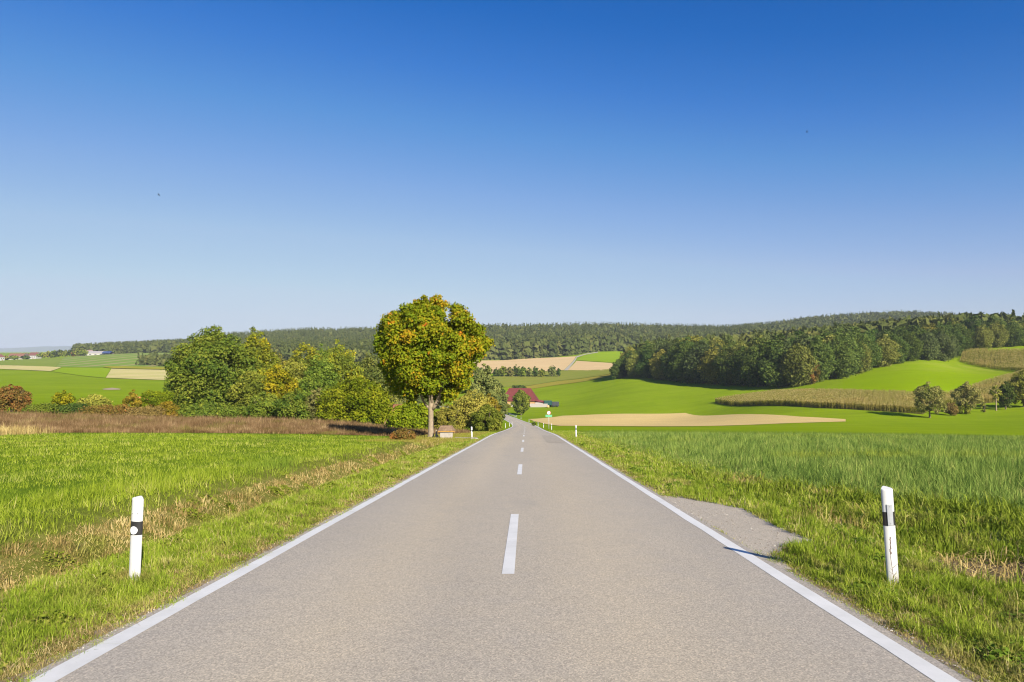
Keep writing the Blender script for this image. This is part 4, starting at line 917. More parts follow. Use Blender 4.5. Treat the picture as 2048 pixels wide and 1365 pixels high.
blades('verge_grass', 'tufty grass on the verge between the edge line and the crop', axis_poly(2.96, 6.4, 2.5, 90), 6000, (.045, .11), (.003, .0065), VERGE, seed=3, keep=verge_keep, hfun=var_h(.45, .5, 3, edge_h), cap=750000, clump=.4, lean=.8, tintf=wide_tint(.48, .2, .4, .14, 2))
EDGE_M = blade_mat('edge_thatch', [(0.0, (0.13, 0.09, 0.03)), (0.4, (0.30, 0.22, 0.085)), (0.75, (0.48, 0.36, 0.15)), (1.0, (0.62, 0.50, 0.26))], .15, [(1.1, .52, .66, [(0, (.12, .15, .015)), (1, (.36, .36, .06))], None)])
blades('dry_grass', 'matted dry grass along the edge line on the ditch side', axis_poly(-3.5, -2.95, 2.5, 50), 4500, (.025, .07), (.0026, .0055), EDGE_M, seed=14, cap=160000, lean=1.6, clump=.5, clump_size=.6, tintf=wide_tint(.48, .22, .5))
blades('dry_grass', 'matted dry grass along the edge line on the crop side', axis_poly(3.02, 3.6, 2.5, 60), 3600, (.025, .07), (.0026, .0055), EDGE_M, seed=15, keep=verge_keep, cap=150000, lean=1.6, clump=.55, clump_size=.6, tintf=wide_tint(.48, .22, .5))
blades('dry_grass', 'dead straw blades scattered through the ditch side verge', axis_poly(-5.0, -3.5, 2.5, 60), 450, (.05, .13), (.0026, .005), EDGE_M, seed=16, cap=60000, lean=1.1, clump=.7, tintf=wide_tint(.6, .2, .5))
blades('dry_grass', 'dead straw blades scattered through the crop side verge', axis_poly(3.6, 7.0, 2.5, 60), 400, (.05, .15), (.0026, .005), EDGE_M, seed=17, keep=verge_keep, cap=70000, lean=1.1, clump=.7, tintf=wide_tint(.6, .2, .5))
blades('ditch_grass', 'dry straw coloured grass filling the roadside ditch', axis_poly(-6.7, -4.9, 3, 50), 3600, (.04, .12), (.0035, .007), DITCH, seed=4, cap=450000, clump=.5, lean=1.1, hfun=var_h(.5, .6, 4), tintf=wide_tint(.45, .2, .6, .15, 3))
blades('meadow_grass', 'short bright green grass of the mown meadow', MEADOW_POLY, 1900, (.05, .12), (.004, .008), MEAD, seed=5, cap=800000, tri=True, wpow=.8, lean=.6, hfun=var_h(.8, .45, 5, mead_h), clump=.4, clump_size=.7, tintf=wide_tint(.5, .2, 1.0, .16, 4))
def crop_h(X, Y):
    r = Y - np.interp(X, [5.9, 8.1, 8.7, 16, 66], [17.6, 12.6, 11.4, 9.5, 9.0])       # thin and low at the near edge
    return (0.45 + 0.55 * np.clip(r / 4.0 + .3 * vnoise(X, Y, 2.0, 77), 0, 1)) * (0.5 + 0.5 * np.clip((X - 6.0) / 1.8, 0, 1))
blades('cereal_crop', 'dense knee high blue green cereal blades', CROP_POLY, 1100, (.15, .30), (.008, .016), CROPM, 'crop', 6, d0=11, p=1.3, cap=850000, lean=.75, wpow=.5, clump=.5, clump_size=.7, tri=True, hfun=var_h(.5, .38, 6, crop_h), tintf=wide_tint(.46, .22, .8, .17, 5))
RPOLY = [(5.2, 3), (4.9, 20), (6.0, 20), (8.3, 12.2), (9.2, 11.2), (17, 9.4), (17, 3)]
blades('rank_weeds', 'rank green weeds between the verge and the cereal crop', RPOLY, 2600, (.06, .2), (.005, .013), RANK, 'weeds', 7, keep=soil_keep, cap=350000, clump=.8, lean=.9, hfun=var_h(.4, .6, 7), tintf=wide_tint(.38, .22, .4, .15, 6))
blades('tall_tuft_grass', 'long pale green grass tufts at the lower right of the verge', [(3.9, 3.2), (5.6, 3.2), (5.6, 6.2), (4.5, 6.0)], 160, (.25, .5), (.004, .007), blade_mat('tuft_blades', [(0, (.10, .16, .03)), (.6, (.22, .29, .06)), (1, (.38, .40, .16))], .25), 'grass', 12, cap=4000, lean=.7, clump=.8)
blades('straw_litter', 'broken straw lying on bare soil before the crop', [(4.7, 7.0), (4.9, 8.3), (5.9, 8.5), (6.4, 7.8), (5.9, 6.8)], 420, (.06, .2), (.005, .011), STRAWB, 'straw', 8, lean=1.8, cap=14000)
blades('withered_weeds', 'waist high withered brown weeds behind the mown meadow', WEED_POLY, 300, (.26, .68), (.011, .024), WEEDM, 'weeds', 9, d0=52, p=1.2, cap=330000, lean=.25, wpow=.45, clump=.6, clump_size=1.5, hfun=var_h(1.6, .28, 8, lambda X, Y: np.interp(Y, [53, 57, 64], [.5, .75, 1.0]) * np.interp(X, [-30, -12, -6], [1.0, .62, .55])), tintf=wide_tint(.42, .22, 1.6, .2, 7))
blades('tall_straw_grass', 'pale straw grass tuft at the left edge before the brown weeds', [(-47, 47), (-36, 48), (-34.5, 52), (-47, 54)], 120, (.3, .75), (.012, .024), STRAWB, 'grass', 10, d0=50, cap=9000, lean=.25)
blades('tree_foot_grass', 'low yellowish grass around the maple and the stone box', [(-9.5, 42), (-3.0, 42), (-2.2, 75), (-5.0, 75), (-7.5, 53)], 260, (.06, .16), (.012, .02), blade_mat('foot_blades', [(0, (0.16, 0.17, 0.02)), (.6, (0.30, 0.27, 0.05)), (1, (0.42, 0.35, 0.12))], .2), 'grass', 11, d0=42, cap=40000)

def pebbles():
    rng = np.random.default_rng(31); n = 2600
    y = 2.6 + 30 * rng.uniform(0, 1, n) ** 2.0; side = rng.uniform(size=n) < .5
    off = np.where(side, -2.93 - np.abs(rng.normal(0, .06, n)), 2.98 + np.abs(rng.normal(0, .07, n))); x = -0.186 + 0.0205 * y + off
    m = 1500; X2 = rng.uniform(2.95, 4.6, m * 3); Y2 = rng.uniform(7.4, 14.2, m * 3); k = in_poly(X2, Y2, LAYBY); x = np.concatenate([x, X2[k][:m]]); y = np.concatenate([y, Y2[k][:m]]); n = len(x)
    z = road_z(road_ds(x, y)[1]) + .004; r = rng.uniform(.003, .009, n) * np.where(rng.uniform(size=n) < .04, 1.9, 1)
    O = np.array([(1, 0, 0), (0, 1, 0), (-1, 0, 0), (0, -1, 0), (0, 0, .7), (0, 0, -.5)]); V = np.stack([x, y, z], -1)[:, None] + O[None] * r[:, None, None] * rng.uniform(.6, 1.3, (n, 6, 1))
    Fc = np.array([(0, 1, 4), (1, 2, 4), (2, 3, 4), (3, 0, 4), (1, 0, 5), (2, 1, 5), (3, 2, 5), (0, 3, 5)])
    me = np_mesh('loose_gravel', V.reshape(-1, 3), [(np.arange(n)[:, None, None] * 6 + Fc).reshape(-1, 3)], {'tint': np.repeat(rng.uniform(0, 1, n), 6)})
    tag(link('loose_gravel', me, blade_mat('gravel_stone', [(0, (.16, .13, .10)), (.5, (.36, .31, .25)), (1, (.58, .54, .47))], 0.0)), 'loose grit along the road edges and on the layby', 'gravel', None, 'stuff')
pebbles()
def broadleaf(name, label, spots, seed, mat):
    rng = np.random.default_rng(seed); Ps = []; T = []
    for (x0, y0, rad, n) in spots:
        a = rng.uniform(0, 6.283, n); r = rad * np.sqrt(rng.uniform(0, 1, n)); x = x0 + r * np.cos(a); y = y0 + r * np.sin(a)
        Ps.append(np.stack([x, y, H(x, y, True) + rng.uniform(.02, .11, n) * (1.2 - r / rad)], -1)); T.append(rng.normal(.5, .2, n))
    P = np.concatenate(Ps); Nn = unit(rng.normal(0, .45, (len(P), 3)) + np.array([0, -.25, 1])); D = np.hypot(P[:, 0], P[:, 1])
    tag(link(name, quads(name, P, Nn, rng.uniform(.018, .04, len(P)) * np.maximum(1, D / 12), np.concatenate(T), 1.3, rng), mat), label, 'weeds', None, 'stuff')
def _spots(poly, n, seed, rr_=(.08, .3)):
    rng = np.random.default_rng(seed); P = np.array(poly); lo, hi = P.min(0), P.max(0); out = []
    while len(out) < n:
        x, y = rng.uniform(lo[0], hi[0]), lo[1] + (hi[1] - lo[1]) * rng.uniform() ** 1.6
        if in_poly(np.array([x]), np.array([y]), poly)[0] and not in_poly(np.array([x]), np.array([y]), LAYBY)[0]: q = rng.uniform(*rr_); out.append((x, y, q, int(900 * q)))
    return out
broadleaf('broadleaf_weeds', 'low broad leaved weeds among the crop side verge grass', _spots(axis_poly(3.3, 7.5, 4, 40), 110, 1) + _spots(RPOLY, 130, 3, (.15, .45)), 5, blade_mat('weed_leaf', [(0, (.06, .11, .015)), (.5, (.13, .20, .022)), (1, (.24, .30, .04))], .2))
broadleaf('broadleaf_weeds', 'low broad leaved weeds in the ditch and its near bank', _spots(axis_poly(-6.8, -3.3, 4, 40), 120, 2), 6, blade_mat('weed_leaf_ditch', [(0, (.09, .12, .015)), (.5, (.19, .23, .024)), (1, (.32, .30, .06))], .2))

def corn(name, label, poly, dens, seed):
    rng = np.random.default_rng(seed); P = np.array(poly); lo, hi = P.min(0), P.max(0); n = int((hi[0] - lo[0]) * (hi[1] - lo[1]) * dens)
    x = rng.uniform(lo[0], hi[0], n); y = np.round(rng.uniform(lo[1], hi[1], n) / .75) * .75; m = in_poly(x, y, poly); x, y = x[m], y[m]; n = len(x); z = H(x, y)
    h = rng.uniform(2.05, 2.5, n); Vs = []; T = []; k = 6
    for j in range(k):
        a = rng.uniform(0, 6.283, n); t = rng.uniform(.15, .8, n) if j < 4 else np.full(n, .98); L = rng.uniform(.35, .6, n) if j < 4 else rng.uniform(.15, .3, n); wd = .09 if j < 4 else .07
        b = np.stack([x, y, z + h * t * .85], -1); d = np.stack([np.cos(a), np.sin(a), 0 * a], -1); pz = np.stack([-np.sin(a), np.cos(a), 0 * a], -1) * wd
        tip = b + d * L[:, None] + np.array([0, 0, 1]) * (h * (.16 if j < 4 else .12))[:, None]
        Vs.append(np.stack([b - pz, b + pz, tip + pz * .4, tip - pz * .4], 1)); T.append(np.clip((rng.normal(.08, .12, n) + .55 * t) if j < 4 else rng.normal(.85, .1, n), 0, 1))
    b = np.stack([x, y, z], -1); e = np.array([.03, 0, 0]); u = np.array([0, 0, 1]) * h[:, None]
    Vs.append(np.stack([b - e, b + e, b + e + u, b - e + u], 1)); T.append(np.full(n, .3))
    V = np.concatenate(Vs, 0).reshape(-1, 3); T = np.repeat(np.concatenate(T), 4)
    print(name, n)
    return tag(link(name, np_mesh(name, V, [np.arange(len(V)).reshape(-1, 4)], {'tint': T}), CORNM), label, 'crop', None, 'stuff')
CORNM = blade_mat('corn_leaf', [(0.0, (0.09, 0.10, 0.015)), (0.4, (0.22, 0.22, 0.03)), (0.62, (0.42, 0.33, 0.10)), (0.85, (0.66, 0.50, 0.22)), (1.0, (0.75, 0.58, 0.28))], 0.25, [(0.04, .5, .65, [(0, (0.11, 0.11, 0.015)), (.6, (0.48, 0.35, 0.11)), (1, (0.72, 0.54, 0.24))], None)])
corn('corn_stand', 'ripe corn plants of the long strip before the wood', CORN_A, 4.5, 1)
corn('corn_stand', 'ripe corn plants on the slope behind the small trees', CORN_B, 3.0, 2)
corn('corn_stand', 'ripe corn plants on the highest slope beside the wood', CORN_C, 2.2, 3)

# ------------------------------------------------------------------ roadside things
def post_white():
    m, t = new_mat('post_white'); tc = N(t, 'ShaderNodeTexCoord'); sp = N(t, 'ShaderNodeSeparateXYZ'); t.links.new(tc.outputs['Object'], sp.inputs[0])
    n = noise(t, 14, 5, .75, tc.outputs['Object'], (1, 1, .3)); c = ramp(t, [(.3, (.55, .55, .53)), (.6, (.62, .62, .605))], n)
    sm = N(t, 'ShaderNodeMath', operation='MULTIPLY'); t.links.new(mapr(t, sp.outputs['Z'], .0, .32, .9, .05), sm.inputs[0]); t.links.new(mapr(t, n, .42, .62), sm.inputs[1])
    c = mixc(t, sm.outputs[0], c, (.27, .22, .15)); finish(t, c, .45, None, spec=.4); return m
WHITE = post_white()
BLACK = plain('post_black', (0.025, 0.024, 0.024), 0.5, 0.2, 6.0, 0.4)
REFL = plain('reflector_white', (0.85, 0.85, 0.85), 0.25, 0.03, 20, 0.6)
REFG = plain('reflector_grey', (0.36, 0.37, 0.39), 0.3, 0.06, 30, 0.6)
SCREW = plain('screw_steel', (0.25, 0.25, 0.26), 0.4, 0.1, 30, 0.5)
def prism(prof, z0, z1, top=None, chamfer=0.0):
    """extruded hollow-post outline; top(x,y) gives a sloping upper end"""
    b = MB(); n = len(prof); vs = []
    lev = [z0, z1]
    vs += [(x, y, z0) for x, y in prof]
    vs += [(x, y, z1 + (top(x, y) if top else 0)) for x, y in prof]
    if chamfer:
        vs += [(x * (1 - chamfer), y * (1 - chamfer), z1 + 0.008 + (top(x, y) if top else 0)) for x, y in prof]
    k = 3 if chamfer else 2
    fs = [(i + j * n, (i + 1) % n + j * n, (i + 1) % n + (j + 1) * n, i + (j + 1) * n) for j in range(k - 1) for i in range(n)]
    fs += [tuple(range(n))[::-1], tuple(i + (k - 1) * n for i in range(n))]
    b.add(vs, fs); return b
def post_profile(s=1.0):
    """rounded triangle: broad curved face towards the traffic (-y), narrow back"""
    pts = []
    for i in range(25):
        a = math.pi + math.pi * i / 24
        pts.append((0.057 * s * math.cos(a), 0.035 * s * math.sin(a)))
    for i in range(1, 12):
        a = math.pi * i / 12
        pts.append((0.057 * s * math.cos(a) * (1 - 0.55 * math.sin(a)), 0.06 * s * math.sin(a)))
    return pts
def delineator(kind):
    o = empty('delineator_post', (0, 0, 0), 0, cat='delineator post', group='white delineator posts along the road edges')
    hgt = 0.86 if kind == 'round' else 0.94
    body = prism(post_profile(), -0.25, hgt, lambda x, y: (-x if kind == 'round' else 0) * 0.10 + y * 0.25, 0.06).build('body', WHITE, o)
    band = prism(post_profile(1.03), hgt - 0.35, hgt - 0.215).build('band', BLACK, o)
    b = MB()
    def face(x): return -0.036 * math.sqrt(max(0, 1 - (x / 0.059) ** 2)) - 0.003
    if kind == 'round':
        n = 24; cx, cz, r = -0.012, hgt - 0.302, 0.040
        ring = [(cx + r * math.cos(2 * math.pi * i / n), cz + r * math.sin(2 * math.pi * i / n)) for i in range(n)]
        vs = [(x, face(x) - .001, z) for x, z in ring] + [(x, face(x) - .006, z) for x, z in [(cx + (x - cx) * .92, cz + (z - cz) * .92) for x, z in ring]]
        b.add(vs, [(i, (i + 1) % n, (i + 1) % n + n, i + n) for i in range(n)] + [tuple(n + i for i in range(n))])
        b.build('reflector', REFL, o)
    else:
        xs = (-0.030, -0.01, 0.005, 0.022); vs = []
        for z in (hgt - 0.345, hgt - 0.14):
            vs += [(x, face(x) - .001, z) for x in xs] + [(x, face(x) - .006, z) for x in xs]
        b.add(vs, [(4, 5, 13, 12), (5, 6, 14, 13), (6, 7, 15, 14), (0, 4, 12, 8), (7, 3, 11, 15), (8, 12, 13, 9), (9, 13, 14, 10), (10, 14, 15, 11), (1, 5, 4, 0), (2, 6, 5, 1), (3, 7, 6, 2)])
        b.build('reflector', REFG, o)
    for x, z in (((-.035, hgt - .135), (.02, hgt - .135)) if kind == 'round' else ((-.006, hgt - .16), (-.006, hgt - .325))):
        s_ = MB(); y0 = face(x) - (0 if kind == 'round' else .005)
        s_.tube([(x, y0 + .003, z), (x, y0 - .003, z)], [.005, .005], 8); s_.build('screw', SCREW, o)
    return o
def copy_tree(o, parent=None):
    c = o.copy(); COL.objects.link(c)
    if parent is not None: c.parent = parent
    for ch in list(o.children): copy_tree(ch, c)
    return c
pl = delineator('round'); prr = delineator('long')
PL = [(273, 1160, 6.86, 'first white post on the ditch side with black band and round reflector', 2.0), (944, 876, 49.5, 'second white post on the ditch side, right of the stone box', -1.5), (993, 859, 101, 'third white post on the ditch side beside the thicket', 0),
      (1011, 858, 128, 'fourth white post on the ditch side near the bend', 0), (1019, 857, 155, 'fifth tiny white post on the ditch side', 0), (1024, 855, 180, 'last tiny white post on the ditch side', 0)]
PR = [(1782, 1168, 6.72, 'first white post on the crop side with grey rectangular reflector', -3.4), (1152, 877, 53, 'second white post on the crop side', -1.0), (1103, 859, 104, 'third white post on the crop side beside the round sign', 0), (1087, 856, 130, 'fourth white post on the crop side, left of the round sign', 0),
      (1076, 855, 155, 'fifth white post on the crop side, right of the small dark shrub', 0), (1068, 852, 180, 'sixth white post on the crop side below the small dark shrub', 0), (1058, 844, 215, 'seventh tiny white post on the crop side in the bend', 0), (1042, 838, 262, 'last tiny white post on the crop side under the egg shaped tree', 0)]
for src, L in ((pl, PL), (prr, PR)):
    for i, (px, py, D, lb, tilt) in enumerate(L):
        o = src if i == 0 else copy_tree(src)
        x, y = wpt(px, D); o.location = (x, y, hz(x, y) - (.05 if src is pl and i == 0 else 0)); o['label'] = lb
        o.rotation_euler = (0, R(tilt), R(0)); o.scale = (1, 1, 1.0)
# dry dock stalk in front of the right post
def stalk():
    x, y = wpt(1784, 6.55); z = hz(x, y); b = MB(); r_ = random.Random(2)
    b.tube([(0, 0, 0), (-.01, 0, .15), (-.035, 0, .33), (-.03, 0, .5)], [.003, .0025, .002, .001], 5)
    for k in range(14):
        zz = .34 + .012 * k; b.tube([(-.034, 0, zz), (-.034 + r_.uniform(-.012, .012), -.004, zz + .008)], [.005, .003], 5)
    for k in range(7):
        zz = .03 + .03 * k; a = r_.choice((-1, 1)); b.tube([(-.012, 0, zz), (-.012 + a * r_.uniform(.02, .06), -.01, zz + r_.uniform(.02, .07))], [.002, .001], 4)
    tag(b.build('dry_stalk', plain('dry_stalk', (0.13, 0.055, 0.03), .9), None, (x, y, z)), 'dry brown seed stalk in front of the right post', 'plant')
stalk()

# round sign with green board
def sign():
    D = 117; x, y = wpt(1097.5, D); z = hz(x, y); k = D / F; top = zray(822, D) - z
    o = empty('road_sign', (x, y, z), R(-4), label='round white sign with red rim above a green board on a pole', cat='sign')
    b = MB(); b.tube([(0, 0, -.3), (0, 0, top - .05)], [.045, .045], 10); b.build('pole', plain('pole_grey', (0.52, 0.50, 0.48), .5, .08), o, smooth=True)
    def disc(r, y0, y1, name, mat):
        n = 28; b = MB(); b.add([(r * math.cos(6.2832 * i / n), y, top - .32 + r * math.sin(6.2832 * i / n)) for y in (y0, y1) for i in range(n)], [(i, (i + 1) % n, (i + 1) % n + n, i + n) for i in range(n)] + [tuple(range(n)), tuple(n + i for i in range(n))[::-1]]); b.build(name, mat, o)
    disc(.32, -.075, -.05, 'rim', plain('sign_red', (0.66, 0.10, 0.08), .4)); disc(.265, -.082, -.0751, 'face', plain('sign_white', (0.80, 0.78, 0.80), .4, .03))
    b = MB(); b.box((0, -.065, top - .86), (1.12, .03, .36)); b.build('board', plain('board_green', (0.12, 0.42, 0.22), .45, .1), o)
    b = MB()
    for dz in (-.165, .165): b.box((0, -.083, top - .86 + dz), (1.08, .004, .02))
    b.build('board_border', plain('board_border', (0.62, 0.72, 0.6), .45), o)
sign()

# stone box with little roof, and standing stone
def stone_box():
    D = 50.0; k = D / F; x, y = wpt(893, D); z = hz(x, y); w = 25 * k; h = 15 * k
    o = empty('stone_box', (x, y, z), R(6), label='whitewashed stone box with a low brown tiled roof beside the maple', cat='wayside box')
    conc = plain('box_plaster', (0.36, 0.32, 0.27), .9, .12, 5, .1, .3)
    b = MB(); b.box((0, 0, h / 2 - .1), (w, .62, h + .2)); b.build('base', conc, o)
    e = 0.14; zz = h; hw, hd = w / 2 + e, .31 + e; rh = 9 * k
    b = MB(); b.box((0, 0, zz + .035), (2 * hw, 2 * hd, .07)); b.build('fascia', plain('fascia_orange', (0.50, 0.26, 0.06), .7, .15), o)
    b = MB(); z1 = zz + .073; q = .62
    vs = [(-hw - .03, -hd - .03, z1), (hw + .03, -hd - .03, z1), (hw + .03, hd + .03, z1), (-hw - .03, hd + .03, z1), (-hw * .72, -.04, z1 + rh), (hw * .72, -.04, z1 + rh), (hw * .72, .04, z1 + rh), (-hw * .72, .04, z1 + rh)]
    b.add(vs, [(3, 2, 1, 0), (0, 1, 5, 4), (1, 2, 6, 5), (2, 3, 7, 6), (3, 0, 4, 7), (4, 5, 6, 7)])
    for k2 in range(1, 5):
        f = k2 / 5; ww = hw * (1 - .28 * f) ; b.box((0, -hd * (1 - f) - .02, z1 + rh * f), (2 * ww, .05, .025))
    b.build('roof', plain('roof_tiles_brown', (0.22, 0.15, 0.10), .85, .3, 6, .1, .4), o)
    x2, y2 = wpt(874, 50.4); z2 = hz(x2, y2)
    b = MB(); n = 8; vs = []
    for t, w_, d_, s in ((-.1, .34, .2, 0), (0, .34, .2, 0), (.14, .30, .18, 0.01), (.26, .16, .13, -.03), (.5, .10, .09, -.05), (.62, .07, .06, -.05)):
        for i in range(n): a = 6.2832 * i / n + .4; vs.append((s + w_ / 2 * math.cos(a), d_ / 2 * math.sin(a), t))
    b.add(vs, [(j * n + i, j * n + (i + 1) % n, (j + 1) * n + (i + 1) % n, (j + 1) * n + i) for j in range(5) for i in range(n)] + [tuple(5 * n + i for i in range(n))])
    tag(b.build('standing_stone', plain('stone_grey', (0.42, 0.36, 0.27), .95, .2, 8, .1, .5), None, (x2, y2, z2)), 'small tapered stone between the maple trunk and the stone box', 'stone')
    # pale slabs on the path beside it
    b = MB()
    for i, (dx, dy) in enumerate(((.95, -.5), (1.5, -.9), (2.05, -1.25))):
        zz = hz(x + dx, y + dy) - z; b.box((dx, dy, zz + .045), (.55, .5, .1), .2 * i)
    tag(b.build('paving_slabs', conc, None, (x, y, z)), 'pale slabs in the grass right of the stone box', 'slabs')
stone_box()

# ------------------------------------------------------------------ buildings
def tiles(name, col):
    m, t = new_mat(name); n = noise(t, 1.2, 5, .7); tc = N(t, 'ShaderNodeTexCoord')
    br = N(t, 'ShaderNodeTexWave', wave_type='BANDS', bands_direction='X'); br.inputs['Scale'].default_value = 1.0; t.links.new(tc.outputs['Object'], br.inputs['Vector'])
    c = ramp(t, [(.3, [x * .82 for x in col]), (.7, [x * 1.15 for x in col])], n); c = mixc(t, mapr(t, br.outputs['Fac'], .0, .25, .35, 0), c, [x * .6 for x in col])
    finish(t, c, .7, br.outputs['Fac'], .3, .05, .2); return m
def boards(name, col):
    m, t = new_mat(name); n = noise(t, 2.0, 5, .7, None, (4, 4, .4)); c = ramp(t, [(.3, [x * .8 for x in col]), (.7, [min(1, x * 1.15) for x in col])], n); finish(t, c, .85, n, .4, .03, .1); return m
def gable(w, d, e, ridge, ov, hip=0.0, thick=.18):
    """roof slab: eaves along x at height e, ridge height ridge, overhang ov, hip = inset of the ridge ends"""
    b = MB(); hw, hd = w / 2 + ov, d / 2 + ov; r = w / 2 + ov - hip
    up = [(-hw, -hd, e), (hw, -hd, e), (hw, hd, e), (-hw, hd, e), (-r, 0, ridge), (r, 0, ridge)]; lo = [(x, y, z - thick) for x, y, z in up]
    b.add(up + lo, [(0, 1, 5, 4), (2, 3, 4, 5), (1, 2, 5), (3, 0, 4), (7, 6, 10, 11), (9, 8, 11, 10), (8, 7, 11), (6, 9, 10), (0, 6, 7, 1), (1, 7, 8, 2), (2, 8, 9, 3), (3, 9, 6, 0)]) if hip else \
        b.add(up + lo, [(0, 1, 5, 4), (2, 3, 4, 5), (7, 6, 10, 11), (9, 8, 11, 10), (0, 6, 7, 1), (2, 8, 9, 3), (1, 7, 11, 5), (5, 11, 8, 2), (3, 9, 10, 4), (4, 10, 6, 0)])
    return b
def walls(w, d, z0, e, ridge=None):
    b = MB(); hw, hd = w / 2, d / 2
    vs = [(-hw, -hd, z0), (hw, -hd, z0), (hw, hd, z0), (-hw, hd, z0), (-hw, -hd, e), (hw, -hd, e), (hw, hd, e), (-hw, hd, e)]; fs = [(3, 2, 1, 0), (0, 1, 5, 4), (2, 3, 7, 6)]
    if ridge: vs += [(-hw, 0, ridge), (hw, 0, ridge)]; fs += [(1, 2, 6, 9, 5), (3, 0, 4, 8, 7)]
    else: fs += [(1, 2, 6, 5), (3, 0, 4, 7), (4, 5, 6, 7)]
    b.add(vs, fs); return b
GLASS = plain('window_dark', (0.03, 0.035, 0.045), .15, .1, 3, .6)
def barn():
    D = 364; k = D / F; x, y = wpt(1040, D); z = hz(x, y) - .2
    o = empty('red_barn', (x, y, z), R(-9), label='timber barn with a big red hipped roof in the valley', cat='barn')
    w, d = 17.0, 12.0; e = zray(800, D) - z; rg = zray(776.5, D) - z
    gable(w, d, e, rg, 0.7, 3.4).build('roof', tiles('roof_red', (0.165, 0.04, 0.036)), o)
    walls(w, d, 1.6, e - .25).build('wall', boards('boards_orange', (0.48, 0.29, 0.13)), o)
    walls(w + .1, d + .1, -1.0, 1.6).build('plinth', plain('plinth_white', (0.50, 0.45, 0.40), .9, .1), o)
    dr = MB(); dr.box((4.5, -d / 2 - .08, 1.35), (3.0, .1, 2.6)); dr.build('door', boards('door_wood', (0.30, 0.18, 0.09)), o)
    for wx in (-6.5, 0.5):
        q = MB(); q.box((wx, -d / 2 - .06, 2.2), (1.1, .08, .9)); q.build('window', GLASS, o)
    # lean-to at the right
    b = MB(); b.add([(w / 2 - .2, -5, e - .1), (w / 2 + 4.6, -5, e - .9), (w / 2 + 4.6, 4, e - .9), (w / 2 - .2, 4, e - .1), (w / 2 - .2, -5, e + .1), (w / 2 + 4.6, -5, e - .7), (w / 2 + 4.6, 4, e - .7), (w / 2 - .2, 4, e + .1)],
                    [(3, 2, 1, 0), (4, 5, 6, 7), (0, 1, 5, 4), (1, 2, 6, 5), (2, 3, 7, 6)]); b.build('lean_to_roof', tiles('roof_red_dark', (0.27, 0.06, 0.06)), o)
    b = MB(); b.box((w / 2 + 2.2, -.4, (e - .9 - 1) / 2), (4.1, 8.0, e - .95 + 1)); b.build('lean_to_wall', plain('render_grey', (0.42, 0.37, 0.33), .9, .1), o)
    return z
bz = barn()
def yard_wall():
    D = 354; x, y = wpt(1078, D); z = hz(x, y)
    o = empty('yard_wall', (x, y, z), R(-6), label='low pale concrete wall in front of the barn lean-to', cat='wall')
    b = MB(); b.box((0, 0, .6), (9.0, .3, 2.2)); b.build('panel', plain('concrete_pale', (0.38, 0.34, 0.31), .9, .1), o)
    b = MB(); b.box((0, 0, 1.76), (9.1, .4, .12)); b.build('coping', plain('concrete_cap', (0.5, 0.47, 0.44), .9, .1), o)
yard_wall()
def trailer(px, D, w, h, col, name, label, rz, cabin=False):
    x, y = wpt(px, D); z = hz(x, y); o = empty(name, (x, y, z), rz, label=label, cat='trailer')
    m = plain(name + '_paint', col, .5, .15, 2)
    b = MB(); hw = w / 2; dd = 1.25
    b.add([(-hw, -dd, .75), (hw, -dd, .75), (hw, dd, .75), (-hw, dd, .75), (-hw - .1, -dd - .1, h), (hw + .1, -dd - .1, h), (hw + .1, dd + .1, h), (-hw - .1, dd + .1, h)], [(3, 2, 1, 0), (0, 1, 5, 4), (1, 2, 6, 5), (2, 3, 7, 6), (3, 0, 4, 7), (4, 5, 6, 7)])
    b.build('body', m, o)
    r_ = MB()
    for i in range(5): r_.box((-hw + w * (i + .5) / 5, -dd - .1, (h + .75) / 2), (.1, .12, h - .8))
    r_.build('stakes', plain(name + '_stakes', [c * 1.5 for c in col], .5), o)
    f = MB(); f.box((0, 0, .62), (w + .8, .5, .2)); f.build('chassis', BLACK, o)
    for sx in (-.3, .3):
        for sy in (-1, 1):
            t = MB(); t.tube([(sx * w, sy * 1.0 - .14, .5), (sx * w, sy * 1.0 + .14, .5)], [.5, .5], 16); t.build('wheel', plain('tyre', (.03, .03, .03), .8), o)
trailer(1095.5, 358, 3.9, 3.0, (0.015, 0.07, 0.06), 'farm_trailer', 'dark green farm trailer parked beside the barn', R(4))
trailer(1110.5, 352, 3.4, 2.6, (0.05, 0.055, 0.065), 'farm_trailer', 'dark grey farm trailer parked furthest from the barn', R(2))
def bale():
    x, y = wpt(1096, 349); z = hz(x, y); b = MB(); b.tube([(-.6, 0, .62), (-.58, 0, .62), (.58, 0, .62), (.6, 0, .62)], [.55, .62, .62, .55], 18)
    tag(b.build('round_bale', plain('bale_straw', (0.62, 0.42, 0.20), .95, .25, 6), None, (x, y, z), True), 'pale orange round bale before the dark green trailer', 'bale')
bale()
def guard_rail():
    o = empty('guard_rail', (0, 0, 0), 0, label='short steel guard rail at the road bend below the egg shaped tree', cat='guard rail')
    st = plain('galvanised', (0.45, 0.46, 0.47), .4, .1); ss = np.arange(286, 322, 3.0); pts = []
    cx = np.interp(ss, AXS, AXP[:, 0]); cy = np.interp(ss, AXS, AXP[:, 1]); dx = np.gradient(cx); dy = np.gradient(cy); L = np.hypot(dx, dy)
    X = cx + dy / L * 3.9; Y = cy - dx / L * 3.9; Z = H(X, Y)
    for a, b_, c in zip(X, Y, Z):
        p = MB(); p.tube([(a, b_, c - .2), (a, b_, c + .75)], [.05, .05], 6); p.build('post', st, o); pts.append((a, b_, c + .65))
    r_ = MB(); r_.tube(pts, [.11] * len(pts), 8); r_.build('rail', st, o)
guard_rail()
